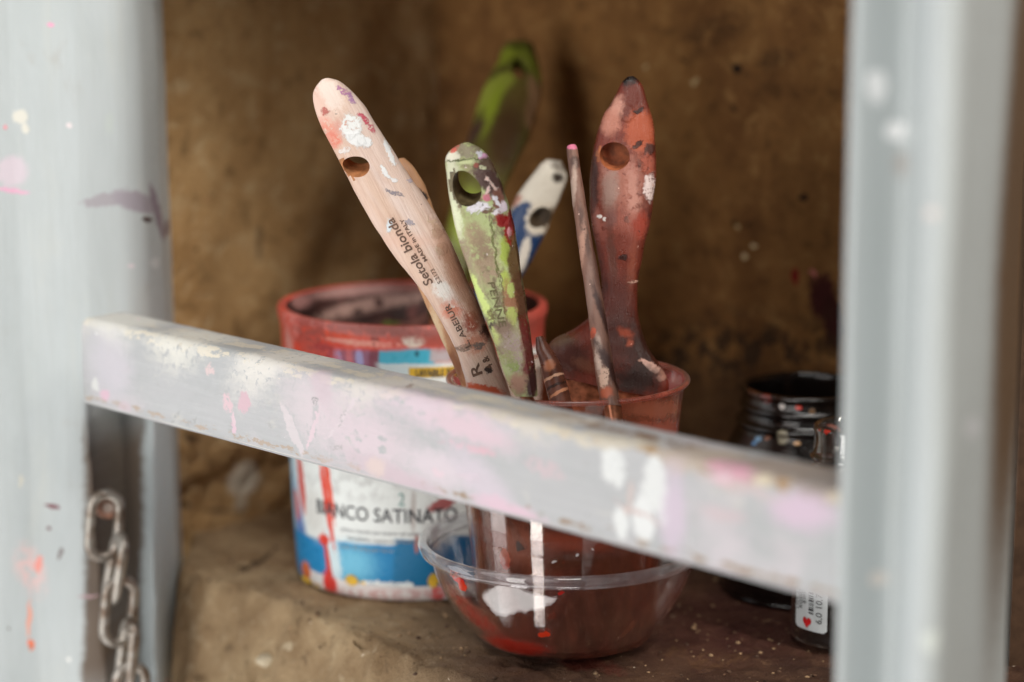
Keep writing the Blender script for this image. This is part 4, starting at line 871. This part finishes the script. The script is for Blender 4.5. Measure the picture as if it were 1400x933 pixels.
h.data.materials.append(painted('lime_plastic', C(182, 192, 134), mk, [(C(150, 134, 104), (110, 60), .46, .64, .8), (C(196, 206, 146), (60, 20), .5, .7, .6), (C(116, 90, 74), (220, 130), .54, .64, .8)], crust=.7, warp=(.0020, 900.), rough=.36, bstr=.5, spec=.5, speck=((C(232, 214, 214), 600., .22, .06), (C(60, 44, 36), 420., .14, .05))))
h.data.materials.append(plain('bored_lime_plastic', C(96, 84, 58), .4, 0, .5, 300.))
letters_on(h, loc, [('PENNE', 14, 670, 384, 687, 446, {'shear': .1})], 'lettering', plain('green_stamp', C(104, 96, 66), .5))
# brown wide brush
st = [(858, 105, 867, 104, 1.6), (849, 114, 877, 114, 3.4), (838, 137, 885, 138, 5.0), (824, 160, 892, 163, 6.0), (814, 192, 896, 197, 6.8), (808, 228, 897, 230, 7.2), (806, 262, 894, 264, 7.4), (808, 300, 889, 302, 7.4), (815, 338, 881, 338, 7.4), (821, 372, 874, 372, 7.4), (822, 402, 871, 406, 7.6), (812, 428, 873, 433, 8.0), (787, 449, 880, 460, 8.4), (761, 462, 892, 485, 8.6), (749, 475, 906, 507, 8.6), (747, 488, 914, 523, 8.4), (752, 500, 914, 535, 8.0), (755, 512, 912, 545, 7.8)]
root, h, loc, M = brush('paintbrush', 'wide brush with dark reddish brown stained wooden handle and blind round hole', st, .995, 1.008, wob=.0004)
bore(h, loc, 843, 208, 21, 19, 0, tilt=(.15, .25), depth=-.001)
mk = marks_uv(h, M, [
    (862, 112, 11, 14, 0, C(28, 18, 16), {'soft': .3}), (866, 140, 17, 26, 10, C(110, 46, 32), {'soft': .25}), (858, 155, 9, 12, -10, C(112, 50, 38)), (876, 180, 20, 30, 0, C(186, 92, 62), {'soft': .3}), (874, 150, 7, 3, -30, C(58, 26, 20)), (872, 198, 9, 3, -30, C(70, 34, 26)), (887, 205, 7, 9, 10, C(84, 44, 36)), (842, 150, 9, 18, 20, C(206, 146, 128), {'soft': .5}), (835, 168, 14, 16, 0, C(196, 128, 108), {'soft': .5, 'dry': .36, 'freq': 300.}),
    (850, 250, 34, 40, 0, C(190, 122, 104), {'soft': .6, 'dry': .40, 'freq': 300., 'a': .8}), (835, 262, 10, 34, 5, C(176, 140, 128), {'soft': .6}), (865, 270, 9, 40, -4, C(206, 146, 130), {'soft': .6, 'dry': .42, 'freq': 260.}), (888, 255, 8, 20, 0, C(222, 200, 196), {'dry': .40, 'freq': 700., 'h': .8}), (886, 225, 9, 14, 0, C(176, 92, 72), {'dry': .4, 'freq': 600.}),
    (812, 250, 6, 40, 2, C(96, 54, 46), {'soft': .4}), (816, 300, 5, 14, 0, C(176, 110, 98), {'soft': .4}), (846, 310, 34, 22, 0, C(176, 100, 84), {'soft': .7, 'dry': .4, 'freq': 300.}), (835, 300, 8, 14, 0, C(150, 100, 92), {'soft': .5}), (875, 310, 9, 20, 10, C(170, 70, 52), {'soft': .5}), (850, 350, 26, 34, 0, C(136, 60, 44), {'soft': .7}), (838, 360, 6, 44, -4, C(116, 66, 54), {'soft': .5}), (862, 380, 6, 50, 4, C(160, 84, 62), {'soft': .6, 'a': .7}), (852, 353, 5, 4, 0, C(70, 34, 28)),
    (818, 296, 3, 3, 0, C(240, 230, 226)), (825, 300, 2, 2, 0, C(240, 230, 226)), (868, 385, 9, 2, -10, C(226, 180, 160), {'dry': .42, 'freq': 900.}), (845, 420, 24, 40, 0, C(92, 40, 30), {'soft': .6}), (770, 470, 18, 14, -20, C(106, 82, 62), {'soft': .6}), (780, 490, 26, 22, 0, C(80, 36, 28), {'soft': .5}), (880, 480, 22, 44, -10, C(56, 28, 22), {'soft': .6}), (845, 470, 26, 40, 0, C(60, 30, 24), {'soft': .6, 'a': .8}), (890, 501, 18, 6, 30, C(222, 176, 160), {'h': 1.5, 'soft': .08}), (906, 514, 6, 8, 30, C(206, 150, 132)), (870, 520, 34, 22, -10, C(44, 24, 20), {'soft': .6}), (855, 455, 10, 6, 30, C(180, 80, 52), {'soft': .6, 'a': .7}), (862, 470, 5, 5, 0, C(190, 90, 60), {'soft': .6, 'a': .7}), (802, 500, 20, 8, 20, C(120, 72, 52), {'soft': .5, 'a': .7}),
])
mk = [m[:5]+(tuple(x*(.72 if sum(m[5][:3]) < 1.2 else 1) for x in m[5][:3])+(1,),)+m[6:] for m in mk]
h.data.materials.append(painted('red_brown_wood', C(112, 44, 30), mk, [(C(84, 42, 34), (60, 24), .42, .66, .7), (C(140, 56, 38), (70, 30), .55, .72, .6), (C(54, 30, 26), (240, 90), .56, .66, .7), (C(160, 92, 74), (300, 200), .64, .72, .5)], crust=.7, warp=(.0022, 800.), rough=.36, grain=(C(70, 36, 30), (420, 40), .3), bstr=.55, spec=.35, coat=.06, speck=((C(226, 180, 164), 420., .15, .05), (C(40, 22, 18), 380., .14, .06))))
h.data.materials.append(plain('bored_brown_wood', C(150, 84, 50), .6, 0, .4, 300.))
# thin round stick brush
st = [(777, 199, 786, 198, 1.3), (775, 205, 789, 203, 2.0), (778, 235, 794, 233, 2.3), (787, 310, 806, 308, 2.8), (797, 380, 819, 378, 3.2), (805, 440, 829, 438, 3.6), (813, 500, 838, 498, 3.9), (820, 546, 847, 546, 4.2), (823, 556, 850, 556, 4.2)]
root, h, loc, M = brush('paintbrush', 'thin round stick brush with pink painted tip, standing before the wide brown one', st, .985, .962, ROUND, fw=.9, deep=.03)
mk = marks_uv(h, M, [(781, 200, 8, 4, 0, C(206, 112, 140), {'soft': .2}), (786, 222, 7, 10, 0, C(80, 56, 48), {'soft': .4}), (784, 255, 4, 30, -5, C(176, 150, 136), {'soft': .5}), (800, 320, 5, 40, -6, C(84, 56, 46), {'soft': .5}), (795, 345, 4, 40, -6, C(170, 128, 110), {'soft': .5, 'dry': .4, 'freq': 500.}), (806, 400, 5, 40, -6, C(134, 104, 92), {'soft': .5}), (810, 456, 5, 8, -6, C(186, 84, 56)), (818, 485, 5, 26, -6, C(196, 170, 156), {'soft': .4}), (824, 430, 4, 40, -6, C(60, 34, 30), {'soft': .5}), (838, 510, 6, 50, -6, C(58, 32, 28), {'soft': .5}), (829, 536, 9, 8, 0, C(176, 92, 64), {'soft': .4}), (826, 515, 7, 14, 0, C(206, 170, 150), {'dry': .4, 'freq': 700.})])
h.data.materials.append(painted('grimy_stick', C(128, 92, 78), mk, [(C(76, 48, 42), (160, 30), .45, .65, .8)], rough=.4, bstr=.35, speck=((C(226, 190, 176), 700., .2, .08),)))
# short round brush stub between the green and the brown one
st = [(733, 462, 743, 460, 2.2), (733, 480, 752, 475, 3.2), (737, 492, 760, 486, 4.4), (740, 505, 767, 499, 5.0), (745, 525, 773, 519, 5.0), (750, 545, 779, 539, 5.0), (754, 560, 783, 555, 5.0)]
root, h, loc, M = brush('paintbrush', 'short round brush stub with copper collar between green and brown brushes', st, .975, .97, ROUND, fw=.9, deep=.04)
mk = marks_uv(h, M, [(751, 500, 8, 7, -30, C(190, 120, 86), {'soft': .3}), (756, 515, 22, 2, -22, C(220, 170, 140)), (760, 526, 22, 2, -22, C(60, 34, 26)), (766, 535, 18, 2.5, -25, C(206, 140, 104))])
h.data.materials.append(painted('copper_collar', C(112, 66, 50), mk, [(C(70, 38, 30), (120, 120), .45, .65, .6)], rough=.35, bstr=.2))
# brushes standing in the bucket, behind
st = [(694, 60, 716, 58, 2.0), (687, 66, 729, 64, 4.0), (681, 86, 737, 90, 5.5), (671, 102, 740, 114, 6.2), (660, 124, 738, 138, 6.4), (650, 155, 730, 168, 6.4), (642, 182, 720, 196, 6.4), (632, 215, 703, 230, 6.4), (622, 255, 685, 268, 6.4), (612, 300, 668, 312, 6.2), (603, 345, 652, 356, 6.2), (594, 390, 640, 400, 6), (585, 430, 628, 440, 6)]
root, h, loc, M = brush('paintbrush', 'large blurred green brush leaning against the back wall, brown paint down its middle', st, 1.20, 1.118, GP, group=BKG, deep=.04)
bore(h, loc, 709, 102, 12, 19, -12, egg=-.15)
mk = marks_uv(h, M, [(665, 130, 16, 40, 28, C(156, 166, 66), {'soft': .25}), (690, 78, 12, 22, 30, C(140, 152, 50), {'soft': .4}), (672, 150, 8, 36, 22, C(150, 166, 52), {'soft': .4}), (715, 64, 16, 7, 0, C(90, 96, 34), {'soft': .5}), (728, 90, 7, 24, 0, C(128, 140, 50), {'soft': .4}), (705, 150, 18, 44, 18, C(112, 96, 50), {'soft': .4}), (690, 190, 22, 50, 15, C(84, 62, 38), {'soft': .5}), (731, 130, 8, 26, 14, C(176, 140, 104), {'soft': .3}), (724, 158, 6, 22, 20, C(150, 116, 84), {'soft': .3}), (645, 185, 10, 24, 15, C(84, 62, 52), {'soft': .4}), (640, 300, 20, 40, 10, C(150, 168, 56), {'soft': .4})])
h.data.materials.append(painted('dark_lime_plastic', C(104, 102, 46), mk, [(C(74, 58, 34), (60, 40), .48, .66, .6)], rough=.4, bstr=.2))
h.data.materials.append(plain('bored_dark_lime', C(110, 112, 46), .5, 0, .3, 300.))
st = [(748, 218, 767, 221, 2.0), (738, 226, 775, 240, 3.8), (722, 247, 769, 262, 4.6), (706, 269, 757, 290, 5.0), (697, 292, 746, 318, 5.2), (688, 318, 734, 342, 5.2), (678, 345, 720, 368, 5.2), (655, 390, 694, 410, 5.2), (632, 430, 668, 450, 5.2)]
root, h, loc, M = brush('paintbrush', 'white and navy blue plastic handled brush leaning right between green and stick brushes', st, 1.085, 1.10, group=BKG, deep=.04)
bore(h, loc, 739, 299, 12, 17, 22, depth=-.0015, tilt=(.1, -.2))
NV = C(34, 58, 96)
mk = marks_uv(h, M, [(712, 300, 16, 26, 30, NV, {'soft': .1}), (728, 335, 40, 20, 25, NV, {'soft': .1}), (700, 350, 60, 40, 30, NV, {'soft': .15}), (668, 400, 60, 40, 30, NV, {'soft': .15}), (740, 297, 19, 24, 25, C(206, 196, 180), {'soft': .12}), (716, 348, 7, 26, 14, C(206, 198, 186), {'soft': .2}), (763, 243, 8, 7, 10, C(56, 46, 40), {'soft': .4}), (766, 228, 14, 7, 20, C(110, 100, 88), {'soft': .5}), (706, 275, 10, 5, -40, C(176, 130, 116), {'soft': .4})])
h.data.materials.append(painted('white_blue_plastic', C(212, 204, 190), mk, [(C(176, 164, 150), (50, 40), .45, .7, .5)], rough=.35, bstr=.15))
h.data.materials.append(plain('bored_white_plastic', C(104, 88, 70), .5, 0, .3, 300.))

# ------------------------------------------------------------------ jars on the right
JB = Vector((.1335, 1.066, 0)); JM = Matrix.Translation(JB)
jar = empty('glass_jar', JM, 'wide dark jar coated with dried black paint, behind the small jar', 'jar')
prof = [(.0005, .0005), (.034, .0005), (.0375, .003), (.0382, .010), (.0384, .055), (.0375, .062), (.0345, .070), (.0322, .0745), (.0316, .0765), (.0326, .0780), (.0326, .0795), (.0308, .0805), (.0300, .083), (.0303, .0845), (.0310, .0855), (.0310, .0868), (.0298, .088), (.0296, .0915), (.0305, .0925), (.0306, .0940), (.0295, .0948), (.0278, .0944), (.0272, .092), (.0272, .080), (.031, .070), (.034, .058), (.034, .03), (.0005, .028)]
V, Fc, UV = lathe(smooth_prof(prof, 2), 96, .035)
jb = mesh_obj('jar_body', V, Fc, UV, None, jar, None, True, 60)
mk = marks_uv(jb, JM, [(1069, 556, 4, 4, 0, C(236, 230, 226)), (1092, 557, 4, 3, 0, C(200, 50, 30)), (1070, 597, 8, 8, 10, C(140, 134, 116)), (1036, 600, 4, 4, 0, C(120, 170, 210)), (1031, 606, 4, 3, 0, C(90, 140, 190)), (1046, 546, 9, 4, 0, C(110, 40, 28)), (1050, 599, 4, 3, 0, C(150, 90, 60)), (1090, 607, 5, 3, 0, C(190, 150, 110)), (1110, 563, 4, 4, 0, C(110, 84, 60)), (1030, 534, 10, 10, 0, C(70, 40, 26))])
jb.data.materials.append(painted('black_coated_glass', C(20, 15, 13), mk, [(C(44, 28, 20), (60, 60), .52, .7, .7)], rough=.09, rvar=.04, bstr=.12, spec=.8))
SJ = Vector((.1440, .990, 0)); SM = Matrix.Translation(SJ)
sj = empty('glass_jar', SM, 'small clear glass jar with paper price sticker, half hidden by the right post', 'jar')
prof = [(.0005, .0006), (.021, .0006), (.0245, .003), (.0252, .008), (.0252, .062), (.0242, .068), (.0205, .0735), (.0182, .076), (.0178, .078), (.0188, .0795), (.0188, .081), (.0172, .0822), (.0168, .087), (.0172, .0905), (.0174, .0925), (.0166, .0935), (.0152, .093), (.0150, .088), (.0150, .078), (.019, .072), (.0228, .065), (.0228, .010), (.0005, .008)]
V, Fc, UV = lathe(smooth_prof(prof, 2), 96, .025)
jb = mesh_obj('jar_body', V, Fc, UV, None, sj, None, True, 60)
mk = marks_uv(jb, SM, [(1131, 590, 5, 4, 0, C(220, 50, 30), {'cover': .95}), (1120, 589, 3, 2, 0, C(190, 60, 40)), (1140, 583, 12, 3, 10, C(180, 110, 96), {'dry': .4, 'freq': 900.})])
jb.data.materials.append(thin_clear('clear_glass', (.80, .80, .79, 1), 2.2, C(120, 112, 106), mk, .10, .02, .04, ior=2.0, warp=(.003, 300.)))
V, Fc, UV = lathe([(.0005, .0092), (.0222, .0105), (.0225, .02), (.0225, .046), (.0005, .045)], 64, .022)
mesh_obj('dark_paint', V, Fc, UV, None, sj, plain('dark_paint', C(30, 20, 17), .25), True, 50)
# sticker on the jar
hj = hits(jb, SM)
def jar_uv(px, py):
    l = hit_in(hj, px, py, 1170)-SJ; return math.atan2(l.x, -l.y), l.z
(ta, za), (tb, zb_) = jar_uv(1089, 850), jar_uv(1131, 866)
z1 = za+.030
def jp(th, z, off): r = .0252+off; return Vector((r*math.sin(th), -r*math.cos(th), z))
V, Fc = [], []; n = 14
zl = min(za, zb_)-.0005
for i in range(n+1):
    q = i/n; th_ = ta+(tb-ta)*q; c0 = .0012*max(0, 1-min(q, 1-q)*9)**2
    V += [jp(th_, zl+c0, .0004), jp(th_, z1, .0004)]
    if i: Fc.append((2*i-2, 2*i, 2*i+1, 2*i-1))
stk = mesh_obj('sticker', V, Fc, None, None, sj, plain('sticker_paper', C(206, 212, 214), .5, var=.08), True)
def jar_text(items, name, mat, off=.0007):
    V, Fc = [], []
    for txt, size, q, zc, rot, kw in items:
        tv, tf = text_mesh(txt, size, **kw); o = len(V)
        th0 = ta+(tb-ta)*q
        for v in tv:
            x, y = (v.x, v.y) if not rot else (-v.y, v.x)
            V.append(jp(th0+x/.0252, zl+zc+y, off))
        Fc += [[k+o for k in f] for f in tf]
    mesh_obj(name, V, Fc, None, None, stk, mat, False)
jar_text([('6,0 10,7', .0042, .80, .0105, 1, {}), ('LOT. 24', .0028, .10, .0125, 1, {}), ('ROSSO', .0028, .24, .013, 1, {}), ('8 005', .0024, .36, .014, 1, {})], 'sticker_lettering', plain('sticker_ink', C(50, 50, 54), .5))
V, Fc = [], []
y = .0075
for k in range(13):
    w = random.choice((.0003, .0006, .0009)); a, b = ta+(tb-ta)*.50, ta+(tb-ta)*.64; o = len(V)
    V += [jp(a, zl+y, .0007), jp(b, zl+y, .0007), jp(b, zl+y+w, .0007), jp(a, zl+y+w, .0007)]; Fc.append((o, o+1, o+2, o+3)); y += w+random.choice((.0004, .0007))
mesh_obj('bar_marks', V, Fc, None, None, stk, plain('bar_ink', C(40, 40, 44), .5), False)
V, Fc = [jp(ta+(tb-ta)*.46, zl+.0035, .0009)], []
for k in range(24):
    a = 2*math.pi*k/24; hx_, hy_ = .0021*(math.sin(a)**3), .00015*(13*math.cos(a)-5*math.cos(2*a)-2*math.cos(3*a)-math.cos(4*a))
    V.append(jp(ta+(tb-ta)*.46+hx_*1.1/.0252, zl+.0036+hy_*1.1, .0009))
for k in range(24): Fc.append((0, 1+k, 1+(k+1) % 24))
mesh_obj('heart_emblem', V, Fc, None, None, stk, plain('heart_red', C(200, 30, 34), .4), False)
